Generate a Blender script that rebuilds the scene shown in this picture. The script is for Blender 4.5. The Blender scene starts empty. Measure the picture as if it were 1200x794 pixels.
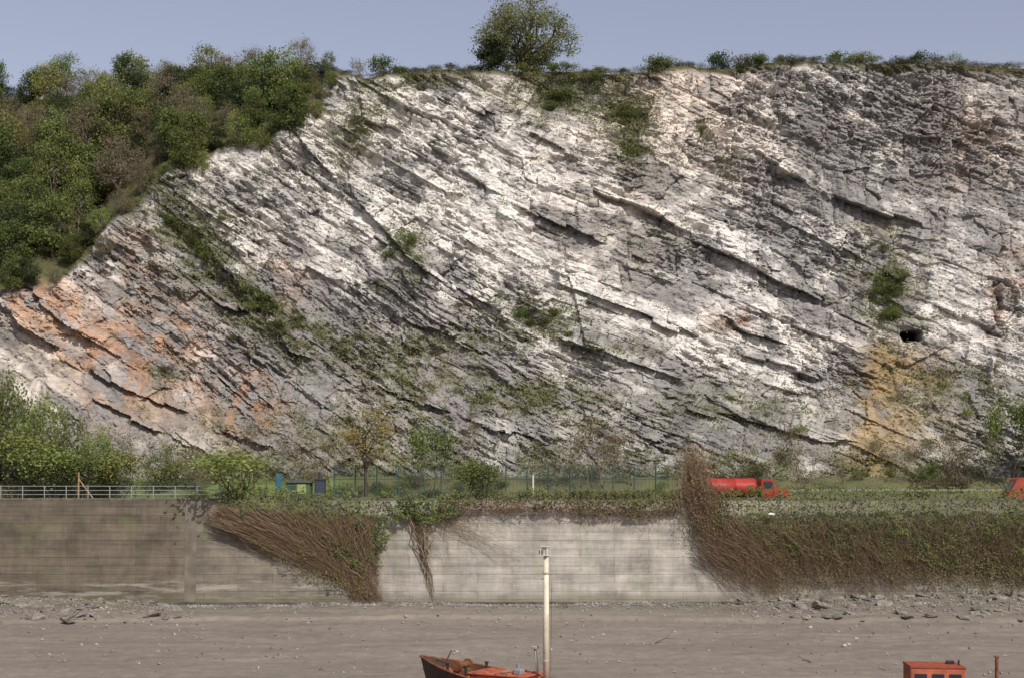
import bpy, bmesh, math, random
import numpy as np
from mathutils import Vector, Matrix
random.seed(7)
F=1600.0; CZ=1.0
COL=bpy.context.scene.collection
# ------------------------------------------------------------ helpers
def hsh(i,j,s):
    h=(i.astype(np.int64)*374761393+j.astype(np.int64)*668265263+int(s)*974711)&0xffffffff
    h=((h^(h>>13))*1274126177)&0xffffffff
    h=((h^(h>>15))*2246822519)&0xffffffff
    h^=h>>16
    return h/4294967296.0
def vn(x,y,s=0):
    xi=np.floor(x);yi=np.floor(y);fx=x-xi;fy=y-yi
    fx=fx*fx*(3-2*fx);fy=fy*fy*(3-2*fy)
    a=hsh(xi,yi,s);b=hsh(xi+1,yi,s);c=hsh(xi,yi+1,s);d=hsh(xi+1,yi+1,s)
    return (a*(1-fx)+b*fx)*(1-fy)+(c*(1-fx)+d*fx)*fy
def fbm(x,y,s=0,o=4):
    r=0;amp=.5;t=0
    for k in range(o):
        r=r+amp*vn(x,y,s+k*17);t+=amp;amp*=.5;x=x*2.03+3.1;y=y*2.03+1.7
    return r/t
def sstep(a,b,x):
    t=np.clip((x-a)/(b-a),0,1);return t*t*(3-2*t)
def tag(o,label=None,cat=None,group=None,kind=None):
    if label:o["label"]=label
    if cat:o["category"]=cat
    if group:o["group"]=group
    if kind:o["kind"]=kind
    return o
def link(name,data,parent=None,loc=None):
    o=bpy.data.objects.new(name,data);COL.objects.link(o)
    if parent:o.parent=parent
    if loc is not None:o.location=loc
    return o
def empty(name,loc,rz=0):
    o=link(name,None,None,loc);o.rotation_euler=(0,0,rz);o.empty_display_size=.3;return o
def np_mesh(name,co,faces,mats,cols=None,tint=None,midx=None,smooth=False):
    me=bpy.data.meshes.new(name)
    co=np.asarray(co,dtype=np.float32);faces=np.asarray(faces,dtype=np.int32)
    k=faces.shape[1];n=len(faces)
    me.vertices.add(len(co));me.vertices.foreach_set("co",co.ravel())
    me.loops.add(n*k);me.loops.foreach_set("vertex_index",faces.ravel())
    me.polygons.add(n);me.polygons.foreach_set("loop_start",np.arange(0,n*k,k,dtype=np.int32))
    for m in mats:me.materials.append(m)
    if midx is not None:me.polygons.foreach_set("material_index",np.asarray(midx,dtype=np.int32))
    me.update(calc_edges=True)
    me.polygons.foreach_set("use_smooth",np.full(n,smooth))
    if cols is not None:
        at=me.color_attributes.new("Col","FLOAT_COLOR","POINT")
        at.data.foreach_set("color",np.concatenate([cols,np.ones((len(cols),1))],1).astype(np.float32).ravel())
    if tint is not None:
        at=me.attributes.new("tint","FLOAT","POINT");at.data.foreach_set("value",np.asarray(tint,dtype=np.float32))
    return me
def grid_faces(nr,nc):
    i=np.arange(nr-1)[:,None]*nc+np.arange(nc-1)[None,:]
    return np.stack([i,i+1,i+nc+1,i+nc],-1).reshape(-1,4)
def box(bm,c,s,bev=0,rot=None):
    r=bmesh.ops.create_cube(bm,size=1.0)
    vs=r['verts'];bmesh.ops.scale(bm,vec=s,verts=vs)
    if bev>0:
        es=list({e for v in vs for e in v.link_edges})
        rr=bmesh.ops.bevel(bm,geom=es,offset=bev,segments=2,affect='EDGES',profile=.5)
        vs=list({v for v in rr['verts']}|{v for v in vs if v.is_valid})
    if rot is not None:bmesh.ops.rotate(bm,verts=vs,cent=(0,0,0),matrix=rot)
    bmesh.ops.translate(bm,vec=c,verts=vs)
def cyl(bm,p0,p1,r0,r1=None,n=12,cap=True):
    if r1 is None:r1=r0
    p0=Vector(p0);p1=Vector(p1);d=p1-p0
    if d.length<1e-6:return
    q=d.to_track_quat('Z','Y');A=[];B=[]
    for i in range(n):
        a=2*math.pi*i/n;v=Vector((math.cos(a),math.sin(a),0))
        A.append(bm.verts.new(p0+q@(v*r0)));B.append(bm.verts.new(p1+q@(v*r1)))
    for i in range(n):
        j=(i+1)%n;bm.faces.new((A[i],A[j],B[j],B[i]))
    if cap:bm.faces.new(A[::-1]);bm.faces.new(B)
def prism(bm,prof,y0,y1):
    A=[bm.verts.new((x,y0,z)) for x,z in prof];B=[bm.verts.new((x,y1,z)) for x,z in prof]
    n=len(prof)
    for i in range(n):
        j=(i+1)%n;bm.faces.new((A[i],A[j],B[j],B[i]))
    bm.faces.new(A[::-1]);bm.faces.new(B)
def done(name,bm,mat,parent=None,loc=None,smooth=False):
    bmesh.ops.recalc_face_normals(bm,faces=bm.faces)
    me=bpy.data.meshes.new(name);bm.to_mesh(me);bm.free()
    for m in (mat if isinstance(mat,(list,tuple)) else [mat]):me.materials.append(m)
    if smooth:
        for p in me.polygons:p.use_smooth=True
    return link(name,me,parent,loc)
# ------------------------------------------------------------ materials
def nmat(name):
    m=bpy.data.materials.new(name);m.use_nodes=True
    nt=m.node_tree;b=nt.nodes["Principled BSDF"];return m,nt,b
def simple(name,c,rough=.7,var=.25,scale=3,metal=0,bump=.0,c2=None,bs=None):
    m,nt,b=nmat(name);N=nt.nodes;L=nt.links
    tc=N.new("ShaderNodeTexCoord");no=N.new("ShaderNodeTexNoise");no.inputs["Scale"].default_value=scale;no.inputs["Detail"].default_value=6
    L.new(tc.outputs["Object"],no.inputs["Vector"])
    r=N.new("ShaderNodeValToRGB");r.color_ramp.elements[0].position=.35;r.color_ramp.elements[1].position=.68
    if c2 is None:c2=tuple(x*(1-var) for x in c)
    r.color_ramp.elements[0].color=(*c2,1);r.color_ramp.elements[1].color=(*c,1)
    L.new(no.outputs["Fac"],r.inputs["Fac"]);L.new(r.outputs["Color"],b.inputs["Base Color"])
    b.inputs["Roughness"].default_value=rough;b.inputs["Metallic"].default_value=metal
    b.inputs["Specular IOR Level"].default_value=.3
    if bump>0:
        n2=N.new("ShaderNodeTexNoise");n2.inputs["Scale"].default_value=bs or scale*4;n2.inputs["Detail"].default_value=8
        L.new(tc.outputs["Object"],n2.inputs["Vector"])
        bp=N.new("ShaderNodeBump");bp.inputs["Strength"].default_value=.8;bp.inputs["Distance"].default_value=bump
        L.new(n2.outputs["Fac"],bp.inputs["Height"]);L.new(bp.outputs["Normal"],b.inputs["Normal"])
    return m
def leafmat(name,c1,c2,tr=.35,v0=.75,v1=1.35):
    m=bpy.data.materials.new(name);m.use_nodes=True;nt=m.node_tree;N=nt.nodes;L=nt.links;N.clear()
    at=N.new("ShaderNodeAttribute");at.attribute_name="tint"
    mx=N.new("ShaderNodeMix");mx.data_type='RGBA';mx.inputs["A"].default_value=(*c1,1);mx.inputs["B"].default_value=(*c2,1)
    L.new(at.outputs["Fac"],mx.inputs["Factor"])
    oi=N.new("ShaderNodeObjectInfo");mr=N.new("ShaderNodeMapRange");mr.inputs["To Min"].default_value=v0;mr.inputs["To Max"].default_value=v1
    L.new(oi.outputs["Random"],mr.inputs["Value"])
    hs=N.new("ShaderNodeHueSaturation");L.new(mx.outputs["Result"],hs.inputs["Color"]);L.new(mr.outputs["Result"],hs.inputs["Value"])
    m2=N.new("ShaderNodeMapRange");m2.inputs["To Min"].default_value=.475;m2.inputs["To Max"].default_value=.52
    ml=N.new("ShaderNodeMath");ml.operation='MULTIPLY';ml.inputs[1].default_value=7.31;fr=N.new("ShaderNodeMath");fr.operation='FRACT'
    L.new(oi.outputs["Random"],ml.inputs[0]);L.new(ml.outputs[0],fr.inputs[0]);L.new(fr.outputs[0],m2.inputs["Value"]);L.new(m2.outputs["Result"],hs.inputs["Hue"])
    hs.inputs["Saturation"].default_value=.92
    d=N.new("ShaderNodeBsdfDiffuse");o=N.new("ShaderNodeOutputMaterial");L.new(hs.outputs["Color"],d.inputs["Color"])
    if tr>0:
        t=N.new("ShaderNodeBsdfTranslucent");ms=N.new("ShaderNodeMixShader");ms.inputs[0].default_value=tr
        L.new(hs.outputs["Color"],t.inputs["Color"]);L.new(d.outputs[0],ms.inputs[1]);L.new(t.outputs[0],ms.inputs[2]);L.new(ms.outputs[0],o.inputs["Surface"])
    else:L.new(d.outputs[0],o.inputs["Surface"])
    return m
M_fresh=leafmat("leaf_fresh",(.11,.14,.035),(.29,.32,.09))
M_green=leafmat("leaf_green",(.06,.09,.024),(.19,.225,.062))
M_dark=leafmat("leaf_dark",(.028,.045,.020),(.09,.12,.044))
M_brown=leafmat("leaf_brown",(.12,.10,.05),(.28,.235,.13))
M_yellow=leafmat("leaf_yellow",(.26,.18,.05),(.50,.35,.12),.35,.98,1.02)
M_heath=leafmat("leaf_heath",(.07,.072,.032),(.17,.15,.065))
M_olive=leafmat("leaf_olive",(.13,.145,.045),(.31,.31,.11),.4,.98,1.02)
M_ivy=leafmat("leaf_ivy",(.06,.095,.026),(.22,.255,.08),.3,.95,1.1)
M_twig=leafmat("twig_brown",(.14,.09,.055),(.34,.24,.15),.0,.95,1.1)
M_stemleaf=leafmat("leaf_dry",(.14,.11,.05),(.27,.21,.10),.2,.95,1.1)
M_bark=simple("bark",(.19,.155,.115),.9,.4,4)
M_barkd=simple("bark_dark",(.10,.08,.06),.9,.4,4)
def rockmat():
    m,nt,b=nmat("limestone");N=nt.nodes;L=nt.links
    at=N.new("ShaderNodeAttribute");at.attribute_name="Col"
    tc=N.new("ShaderNodeTexCoord")
    mp=N.new("ShaderNodeMapping");mp.inputs["Rotation"].default_value=(0,math.radians(28),0);mp.inputs["Scale"].default_value=(.45,.6,1.35)
    L.new(tc.outputs["Object"],mp.inputs["Vector"])
    n1=N.new("ShaderNodeTexNoise");n1.inputs["Scale"].default_value=2.2;n1.inputs["Detail"].default_value=9;n1.inputs["Roughness"].default_value=.7
    L.new(mp.outputs[0],n1.inputs["Vector"])
    r=N.new("ShaderNodeMapRange");r.inputs["From Min"].default_value=.3;r.inputs["From Max"].default_value=.7;r.inputs["To Min"].default_value=.66;r.inputs["To Max"].default_value=1.22
    L.new(n1.outputs["Fac"],r.inputs["Value"])
    v=N.new("ShaderNodeVectorMath");v.operation='SCALE';L.new(at.outputs["Color"],v.inputs[0]);L.new(r.outputs[0],v.inputs["Scale"])
    L.new(v.outputs[0],b.inputs["Base Color"])
    n2=N.new("ShaderNodeTexNoise");n2.inputs["Scale"].default_value=3.8;n2.inputs["Detail"].default_value=8;n2.inputs["Roughness"].default_value=.74
    L.new(mp.outputs[0],n2.inputs["Vector"])
    bp=N.new("ShaderNodeBump");bp.inputs["Strength"].default_value=1;bp.inputs["Distance"].default_value=.27
    L.new(n2.outputs["Fac"],bp.inputs["Height"]);L.new(bp.outputs[0],b.inputs["Normal"])
    b.inputs["Roughness"].default_value=.9;b.inputs["Specular IOR Level"].default_value=.12
    return m
M_rock=rockmat()
def attrmat(name,rough=.8,bump=.05,scale=2.,spec=.2):
    m,nt,b=nmat(name);N=nt.nodes;L=nt.links
    at=N.new("ShaderNodeAttribute");at.attribute_name="Col";tc=N.new("ShaderNodeTexCoord")
    n1=N.new("ShaderNodeTexNoise");n1.inputs["Scale"].default_value=scale;n1.inputs["Detail"].default_value=9;n1.inputs["Roughness"].default_value=.65
    L.new(tc.outputs["Object"],n1.inputs["Vector"])
    r=N.new("ShaderNodeMapRange");r.inputs["From Min"].default_value=.3;r.inputs["From Max"].default_value=.7;r.inputs["To Min"].default_value=.82;r.inputs["To Max"].default_value=1.14
    L.new(n1.outputs["Fac"],r.inputs["Value"])
    v=N.new("ShaderNodeVectorMath");v.operation='SCALE';L.new(at.outputs["Color"],v.inputs[0]);L.new(r.outputs[0],v.inputs["Scale"])
    L.new(v.outputs[0],b.inputs["Base Color"])
    bp=N.new("ShaderNodeBump");bp.inputs["Strength"].default_value=.8;bp.inputs["Distance"].default_value=bump
    L.new(n1.outputs["Fac"],bp.inputs["Height"]);L.new(bp.outputs[0],b.inputs["Normal"])
    b.inputs["Roughness"].default_value=rough;b.inputs["Specular IOR Level"].default_value=spec
    return m
M_mud=attrmat("mud",.65,.10,1.1,.25)
M_verge=attrmat("verge_grass",.95,.12,3.)
# ------------------------------------------------------------ cliff surface
def cliffY(x,z):
    y=138+0.85*np.clip(z,0,13)+0.42*np.clip(z-13,-50,100)*(z>13)+np.minimum(z,0)*.5
    y=y+6.0*(fbm(x/26+5,z/30+2,3,2)-.5)
    y=y+2.2*np.exp(-((x-24)/6)**2)*sstep(10,30,z)
    return y
def solve(fn,u,v):
    u=np.asarray(u,float);v=np.asarray(v,float);Y=np.full(u.shape,150.)
    for _ in range(60):
        x=(u-600)/F*Y;z=CZ+(570-v)/F*Y;Y=.55*Y+.45*fn(x,z)
    return (u-600)/F*Y,Y,CZ+(570-v)/F*Y
EP=np.array([(-300,420),(-60,372),(0,357),(60,335),(100,303),(130,272),(160,243),(200,208),(250,176),(300,167),(340,150),(372,112),(392,84)],float)
ex,ey,ez=solve(cliffY,EP[:,0],EP[:,1])
ex=np.append(ex,ex[-1]+1.5);ez=np.append(ez,75)
def edgez(x,z):return np.interp(x,ex,ez)+5.5*(fbm(x/4,z/12,77,4)-.5)
def surfY(x,z):
    return cliffY(x,z)+.8*np.maximum(0,z-edgez(x,z))
TP=np.array([(-300,150),(0,124),(60,116),(110,112),(200,108),(300,104),(345,96),(400,85),(430,92),(500,83),(600,84),(700,86),(760,86),(800,78),(850,82),(900,73),(1000,75),(1100,73),(1200,80),(1500,95)],float)
tx,ty,tz=solve(surfY,TP[:,0],TP[:,1])
def topz(x):return np.interp(x,tx,tz)+.5*(fbm(x/2,x*0,5,3)-.5)
def blocks(a,b,thick,length,seed):
    rng=np.random.RandomState(seed);N=int(420/(thick*.85))
    w=thick*(0.35+1.3*rng.rand(N)**1.5);e=np.cumsum(w)-160
    li=np.clip(np.searchsorted(e,b),1,N-1);ww=e[li]-e[li-1];fb=(b-e[li-1])/ww
    L=length*(.5+1.3*rng.rand(N))[li];off=(rng.rand(N)*10)[li];sk=(1.6*(rng.rand(N)-.5))[li]
    t=a/L+off+sk*fb*ww/L;ai=np.floor(t);fa=t-ai
    h=[hsh(li,ai,seed+k*31) for k in range(4)]
    D=(h[0]-.5)*2+(h[1]-.5)*2.2*(fa-.5)+(h[2]-.15)*1.3*(fb-.5)
    cr=np.minimum(np.minimum(fb,1-fb)*ww,np.minimum(fa,1-fa)*L)
    return D,h[3],cr
def fault(a,b,L,amp,seed):
    t=(a+.35*b+2.2*(fbm(a/5,b/5,seed,2)-.5)*2)/L+.35*np.floor(b/(L*.8)+.7*vn(a/9,b/9,seed+2))
    c=np.floor(t);return (hsh(c,np.floor(b/(L*.8)),seed+5)-.5)*2*amp
def voro(x,y,seed):
    xi=np.floor(x);yi=np.floor(y);best=np.full(x.shape,9.);D=np.zeros(x.shape);H=np.zeros(x.shape)
    for dx in (-1,0,1):
        for dy in (-1,0,1):
            cx=xi+dx;cy=yi+dy;px=cx+hsh(cx,cy,seed);py=cy+hsh(cx,cy,seed+1)
            ux=x-px;uy=y-py;r=np.abs(ux)*.75+np.abs(uy)*.75+.35*np.hypot(ux,uy)
            m=r<best;best=np.where(m,r,best)
            val=(hsh(cx,cy,seed+2)-.5)*2+(hsh(cx,cy,seed+3)-.5)*2.4*ux+(hsh(cx,cy,seed+4)-.35)*2.4*uy
            D=np.where(m,val,D);H=np.where(m,hsh(cx,cy,seed+6),H)
    return D,H
LEDGE=[
 ([(640,190),(700,222),(760,246),(830,285),(900,322),(960,350)],1.4,2.8),
 ([(865,168),(930,205),(990,236),(1080,264)],1.3,3.0),
 ([(475,172),(560,212),(640,256),(700,285),(760,308)],.9,2.4),
 ([(0,356),(60,398),(150,455),(250,497),(340,532)],1.2,2.6),
 ([(255,352),(290,368),(328,390)],1.7,1.8),
 ([(20,320),(80,372),(150,420),(210,450)],.9,2.2),
 ([(340,148),(400,215),(470,292),(520,330)],1.0,2.6),
 ([(540,120),(640,165),(720,205)],.7,1.8),
 ([(845,372),(875,388),(930,405)],1.2,2.),
 ([(640,330),(740,365),(860,410),(960,440)],.8,2.2),
 ([(520,330),(600,372),(700,410),(800,445)],.7,2.),
 ([(380,120),(460,150),(540,190)],.9,2.2),
 ([(900,250),(980,290),(1060,330)],.5,2.),
 ([(180,225),(240,300),(300,345)],1.0,2.),
 ([(60,440),(140,480),(230,520)],.9,1.8),
 ([(1080,350),(1140,375),(1200,400)],.6,1.8),
 ([(400,330),(470,372),(560,410),(650,450)],.8,1.8),
 ([(330,400),(430,450),(540,490),(640,520)],.8,1.8),
 ([(700,440),(800,475),(900,500),(1000,520)],.7,1.8)]
def geo(x,z):
    Yb=surfY(x,z);U=600+F*x/Yb;V=570-F*(z-CZ)/Yb
    def spot(u,v,ru,rv,ang=0):
        c,s=math.cos(math.radians(ang)),math.sin(math.radians(ang));du=U-u;dv=V-v
        return np.exp(-((du*c+dv*s)/ru)**2-((-du*s+dv*c)/rv)**2)
    wA=2.6*(fbm(x/24,z/24,11,2)-.5)+.6*(fbm(x/4.5,z/4.5,12,3)-.5)
    th=np.radians(34-10*sstep(-45,40,x));th0=math.radians(28)
    a=x*math.cos(th0)-z*math.sin(th0);b=x*np.sin(th)+z*math.cos(th0)+wA
    f1=fault(a,b,16,1.0,71);f2=fault(a+3,b,8,.45,73)
    D0,h0,c0=blocks(a,b+f1,4.6,14,101);D1,h1,c1=blocks(a,b+f1+f2*.5,2.2,5.6,201)
    D2,h2,c2=blocks(a+.4*(fbm(x,z,9,2)-.5),b+f2+.12*(fbm(x/1.5,z/1.5,8,2)-.5),1.0,2.3,301);D3,h3,c3=blocks(a,b+f2+.1*fbm(x,z,6,2),.44,1.1,401)
    D4,h4,c4=blocks(a,b+f1,1.4,26,811)
    a2=x*.25+z;b2=x-z*.22+1.4*fbm(x/4,z/4,14,2)
    E1,k1,q1=blocks(a2,b2+fault(a2,b2,7,1.,75),2.6,5.5,501);E2,k2,q2=blocks(a2,b2,.9,2.0,601)
    V1,g1=voro(a/3.6+.3*wA,b/1.8,701);V2,g2=voro(a/1.35+.3*fbm(x,z,3,2),b/.75,711);V3,g3=voro(a/.55,b/.42,721)
    R=sstep(835,900,U)*.85*(1-.5*sstep(300,380,V))+.7*spot(800,130,75,90)+.3*spot(570,200,110,60)+.3*sstep(.52,.68,fbm(x/12,z/12,44,2));R=np.clip(R,0,.9)
    am=.42+1.05*sstep(.36,.62,fbm(x/7,z/7,33,3))
    d=.38*D0+(1-R*.65)*.38*D1+(1-R*.5)*am*.23*D2+am*.13*D3+(1-R*.7)*am*.13*D4+R*(.40*E1+.20*E2*am)+.20*V1+am*.16*V2+(.4+.7*am)*.10*V3
    brk=sstep(.41,.57,fbm(a/4.4,b/1.4,91,3))
    d=d-am*.15*brk*np.exp(-c2/.12)-.26*brk*np.exp(-c1/.16)-.08*brk*np.exp(-c4/.12)-R*.26*sstep(.38,.55,fbm(a2/4,b2/1.5,92,3))*np.exp(-q1/.16)-R*am*.14*np.exp(-q2/.12)
    d=d+1.3*(fbm(x/7,z/7,21,4)-.5)+.6*(fbm(x/1.2,z/1.0,22,4)-.5)
    cliffmask=1-sstep(0,2.5,z-edgez(x,z))
    for pl,am_,re in LEDGE:
        p=np.array(pl,float);vL=np.interp(U,p[:,0],p[:,1])+8*(fbm(x/3.5,z/9,int(p[0,0]),3)-.5)+7*(hsh(np.floor(x/3.1+p[0,1]),np.floor(x*0),int(p[0,0])+1)-.5)
        tp=sstep(p[0,0]-15,p[0,0]+25,U)*(1-sstep(p[-1,0]-25,p[-1,0]+15,U))*1.3*sstep(.32,.54,fbm(x/4.,x*0,int(p[0,1]),2))
        dd=(vL-V)/10.2
        d=d+tp*am_*np.where(dd>0,np.exp(-np.maximum(dd,0)/re)*.7,-.42*np.exp(np.minimum(dd,0)/1.1))
    d=d-1.6*spot(250,320,110,14,48)-1.2*spot(430,200,50,14,-55)-1.5*spot(745,160,14,45,15)-1.2*spot(660,110,45,25)
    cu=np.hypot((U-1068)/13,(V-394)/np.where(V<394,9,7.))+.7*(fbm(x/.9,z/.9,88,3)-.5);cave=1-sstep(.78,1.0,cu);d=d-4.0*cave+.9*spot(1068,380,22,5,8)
    U2=U+22*(fbm(x/2,z/2.2,86,3)-.5)
    rag=sstep(.35,.6,fbm(x/1.2,z/1.6,87,3))
    d=d-1.5*rag*np.exp(-((U2-1168)/5)**2-((V-365)/45)**2)-1.2*rag*np.exp(-((U2-1193)/5)**2-((V-330)/32)**2)
    d=d-1.1*spot(1042,470,16,80,6)+.9*spot(810,120,45,60)-1.8*spot(168,290,9,14)-1.2*spot(868,378,14,10)-1.3*spot(715,228,22,10,25)
    d=d+.9*spot(90,390,90,45,30)
    d=d*np.where(cliffmask>0,.3+.7*cliffmask,.3)
    tpz=np.interp(x,tx,tz);d=d*(1-.7*sstep(-1.2,0,z-tpz))
    return d,Yb,U,V,dict(spot=spot,h1=h1,h2=h2,h3=h3,h4=h4,k1=k1,k2=k2,R=R,cr=c2,cr1=c1,cm=cliffmask,h0=h0,g1=g1,g2=g2,brk=brk,U2=U2,rag=rag,a=a,b=b,cave=cave)
xs=np.concatenate([np.arange(-100,-68,.8),np.arange(-68,68,.135),np.arange(68,100,.8)])
NR=480;t=np.linspace(0,1,NR)
X=np.repeat(xs[None,:],NR,0);TZ=topz(xs);Z=-1.2+t[:,None]*(TZ[None,:]+1.2)
d,Yb,U,V,m=geo(X,Z)
Yv=Yb-d;Zv=Z-.2*np.maximum(d,0)*sstep(0,3,Z)*(1-sstep(-3,0,Z-TZ[None,:]))
sp=m['spot'];A_=m['a'];B_=m['b']
n1=fbm(X/6,Z/6,61,4);n2=fbm(A_/2.4+4,B_/1.1,62,4);n3=fbm(X/14,Z/14,63,3);n5=fbm(A_/1.2,B_/.7,71,3)
w=.12+.55*sp(440,150,100,70,20)+.35*sp(480,250,120,60,30)+.3*sp(800,130,70,70)+.45*sp(880,370,110,28,20)+.45*sp(700,330,110,45,25)+.45*sp(1160,360,60,60)+.2*sp(250,280,60,90)+.35*sp(600,180,90,28,24)+.2*sp(960,280,90,40,20)+.3*sp(60,430,90,60,25)+.3*sp(750,230,120,22,25)+.3*sp(1000,420,90,40)+.25*sp(620,140,120,50)+.2*sp(560,330,120,60)
w=w+1.55*(n1-.47)+1.1*(n2-.5)+.75*(m['h1']-.5)+.55*(m['h2']-.5)+.25*(m['h4']-.5)+.25*(m['g1']-.5)+.35*(m['g2']-.5)+.45*(m['k1']-.5)*m['R']+.3*(m['k2']-.5)*m['R']+.35*(m['h0']-.5)
w=w-.38*sp(1010,160,150,90)-.35*sp(520,460,260,50,12)-.25*sp(280,400,90,50,25)-.15*sstep(380,500,V)
w=sstep(-.12,1.05,w)[...,None]
grey=np.array([.325,.31,.296]);white=np.array([.87,.835,.78])
C=grey*(1-w)+white*w
wr=np.clip(.6*sp(790,130,70,70)+.45*sp(1150,140,80,80)+.4*sstep(.47,.70,n3)+.25*sp(900,200,60,40)+.35*sp(60,400,150,90,25)+.05,0,1)[...,None]*.5
C=C*(1-wr)+C*wr*np.array([1.04,.91,.80])
sv=fbm(X/.9,Z/4.5,83,4)
orm=(1.15*sp(90,385,80,36,30)+.9*sp(190,395,45,55,60)+.85*sp(300,470,30,46)+.75*sp(160,300,30,36)+.6*sp(862,375,30,14)+.45*sp(1170,350,12,50)+.45*sp(1193,320,12,40)+.6*sp(230,480,100,45,20)+.35*sp(330,330,40,40)+.25*sp(1140,170,50,50)+.5*sp(40,340,80,34,30)+.3*sp(780,110,50,50)+.35*sp(120,460,70,40))
orr=np.clip(orm*sstep(.32,.64,.4*n2+.35*sv+.25*m['h2'])*1.2,0,1)[...,None]*.78
C=C*(1-orr)+(np.array([.50,.28,.165])*(.45+.75*n2[...,None]+.3*m['g2'][...,None]))*orr
U3=U+46*(fbm(X/3,Z/4,85,5)-.5)
och=1.35*np.exp(-((U3-1042+(V-400)*.12)/24)**2)*sstep(392,420,V)*(1-sstep(555,590,V))+.8*np.exp(-((U3-1085)/30)**2-((V-435)/24)**2)+.5*np.exp(-((U3-1065)/55)**2-((V-510)/50)**2)
oc=np.clip(och*sstep(.28,.6,.45*n2+.3*sv+.25*m['g2']+.02)*1.2,0,1)
oc=oc[...,None]*.8;C=C*(1-oc)+np.array([.47,.32,.15])*(.45+.8*n2[...,None]+.3*m['g2'][...,None])*oc
lo=np.clip(sstep(400,520,V)*.75,0,1)*sstep(.38,.62,n1*.6+n3*.4)
lo=np.clip(lo+.6*sp(560,450,200,50,10)*sstep(.4,.6,n2),0,1)[...,None]*.5
C=C*(1-lo)+np.array([.25,.225,.18])*lo
vgm=np.clip(1.2*sp(250,310,115,20,48)+.8*sp(480,300,24,38)+1.1*sp(660,108,66,32)+1.0*sp(742,150,30,52)+.8*sp(640,375,50,28)+.8*sp(420,150,28,48,40)+1.1*sp(1040,340,24,52)+.9*sp(540,455,110,18,8)+.75*sp(640,462,60,16)+.8*sp(350,385,95,22,25)+.8*sstep(505,560,V)+.65*sp(500,405,90,16)+.5*sp(220,270,60,60)+.5*sp(400,500,150,30)+.5*sp(850,480,110,28)+.6*sp(1110,460,80,34)+.5*sp(595,350,30,8)+.5*sp(195,435,28,18)+.5*sp(720,410,60,14)+.4*sp(825,150,12,20)+.5*sp(850,200,10,20)+.6*sp(500,95,60,14),0,1)
vg=vgm*sstep(.34,.54,.5*n2+.5*n5);vg=np.clip(vg+.45*sstep(.56,.7,n2)*sstep(.42,.58,n3)*(V>260),0,1)[...,None]*.72
C=C*(1-vg)+(np.array([.165,.17,.075])*(.6+.8*n1[...,None]))*vg
dk=(m['brk']*(np.exp(-m['cr']/.09)*.18+np.exp(-m['cr1']/.1)*.22))[...,None];C=C*(1-dk)
st=(sstep(.55,.75,fbm(X/1.6,Z/4,81,4))*.2)[...,None];C=C*(1-st)
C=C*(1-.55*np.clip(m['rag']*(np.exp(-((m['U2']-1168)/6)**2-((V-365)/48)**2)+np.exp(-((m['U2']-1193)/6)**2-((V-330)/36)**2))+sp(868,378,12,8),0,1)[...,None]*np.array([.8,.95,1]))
cv=sstep(.15,.6,m['cave'])[...,None];C=C*(1-cv)+np.array([.045,.036,.028])*cv  # cave shade put into the rock colour, since sun reaches the shallow interior
hill=(1-m['cm'])[...,None];C=C*(1-hill)+np.array([.10,.10,.045])*(.6+.8*n1[...,None])*hill
rim=sstep(-1.5,-.2,Z-TZ[None,:]+1.4*(n2-.5))[...,None];C=C*(1-rim)+np.array([.11,.10,.05])*rim
K=14;back=np.array([.6,1.5,3,5,8,12,18,27,40,60,90,140,200,300.])
PX=np.repeat(xs[None,:],K,0);PY=Yv[-1][None,:]+back[:,None];PZ=Zv[-1][None,:]+.35*np.minimum(back,2)[:,None]*.4-.03*np.maximum(back-8,0)[:,None]
PC=np.repeat(np.repeat(np.array([[[.11,.12,.05]]]),K,0),len(xs),1)
co=np.stack([np.vstack([X,PX]),np.vstack([Yv,PY]),np.vstack([Zv,PZ])],-1).reshape(-1,3)
cc=np.vstack([C,PC]).reshape(-1,3)
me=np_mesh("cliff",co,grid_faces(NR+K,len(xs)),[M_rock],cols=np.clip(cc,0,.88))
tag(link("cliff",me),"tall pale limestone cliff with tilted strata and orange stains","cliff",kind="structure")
def onrocks(us,vs):
    x,y,z=solve(surfY,np.array(us,float),np.array(vs,float));dd=geo(x,z)[0]
    return np.stack([x,y-dd,z],1)
def topat(x,back_=1.5):
    x=np.array([float(x)]);z=topz(x);dd,yb,_,_,_=geo(x,z);return Vector((x[0],float(yb[0]-dd[0])+back_,float(z[0])+.14))
# ------------------------------------------------------------ plants
def leaf_quads(c,size,rng,nrm=None,asp=.75):
    n=len(c);N_=rng.normal(size=(n,3))
    if nrm is not None:N_=N_*.55+np.array(nrm)
    N_/=np.linalg.norm(N_,axis=1)[:,None]+1e-9
    r=rng.normal(size=(n,3));A=np.cross(N_,r);A/=np.linalg.norm(A,axis=1)[:,None]+1e-9;B=np.cross(N_,A)
    s=size*(.55+.9*rng.rand(n))[:,None]*.5
    A=A*s;B=B*s*asp
    co=np.stack([c-A,c-B+A*.15,c+A,c+B+A*.15],1).reshape(-1,3)
    f=np.arange(n*4).reshape(n,4);return co,f
rng=np.random.RandomState(77)
pr=(vgm*sstep(.34,.56,.5*n2+.5*n5)+.05*sstep(.5,.65,n2)*(V>150))*m['cm']*(V<572)*(np.abs(X)<66)
pr=pr.ravel();pi=rng.choice(len(pr),7800,p=pr/pr.sum(),replace=False)
base=np.stack([X.ravel()[pi],Yv.ravel()[pi],Zv.ravel()[pi]],-1)
sz_=.3+.6*rng.rand(len(pi));kq=11
cc_=np.repeat(base,kq,0)+rng.normal(size=(len(pi)*kq,3))*np.repeat(sz_,kq)[:,None]*np.array([.55,.3,.35])+np.array([0,-.2,.14])
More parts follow.
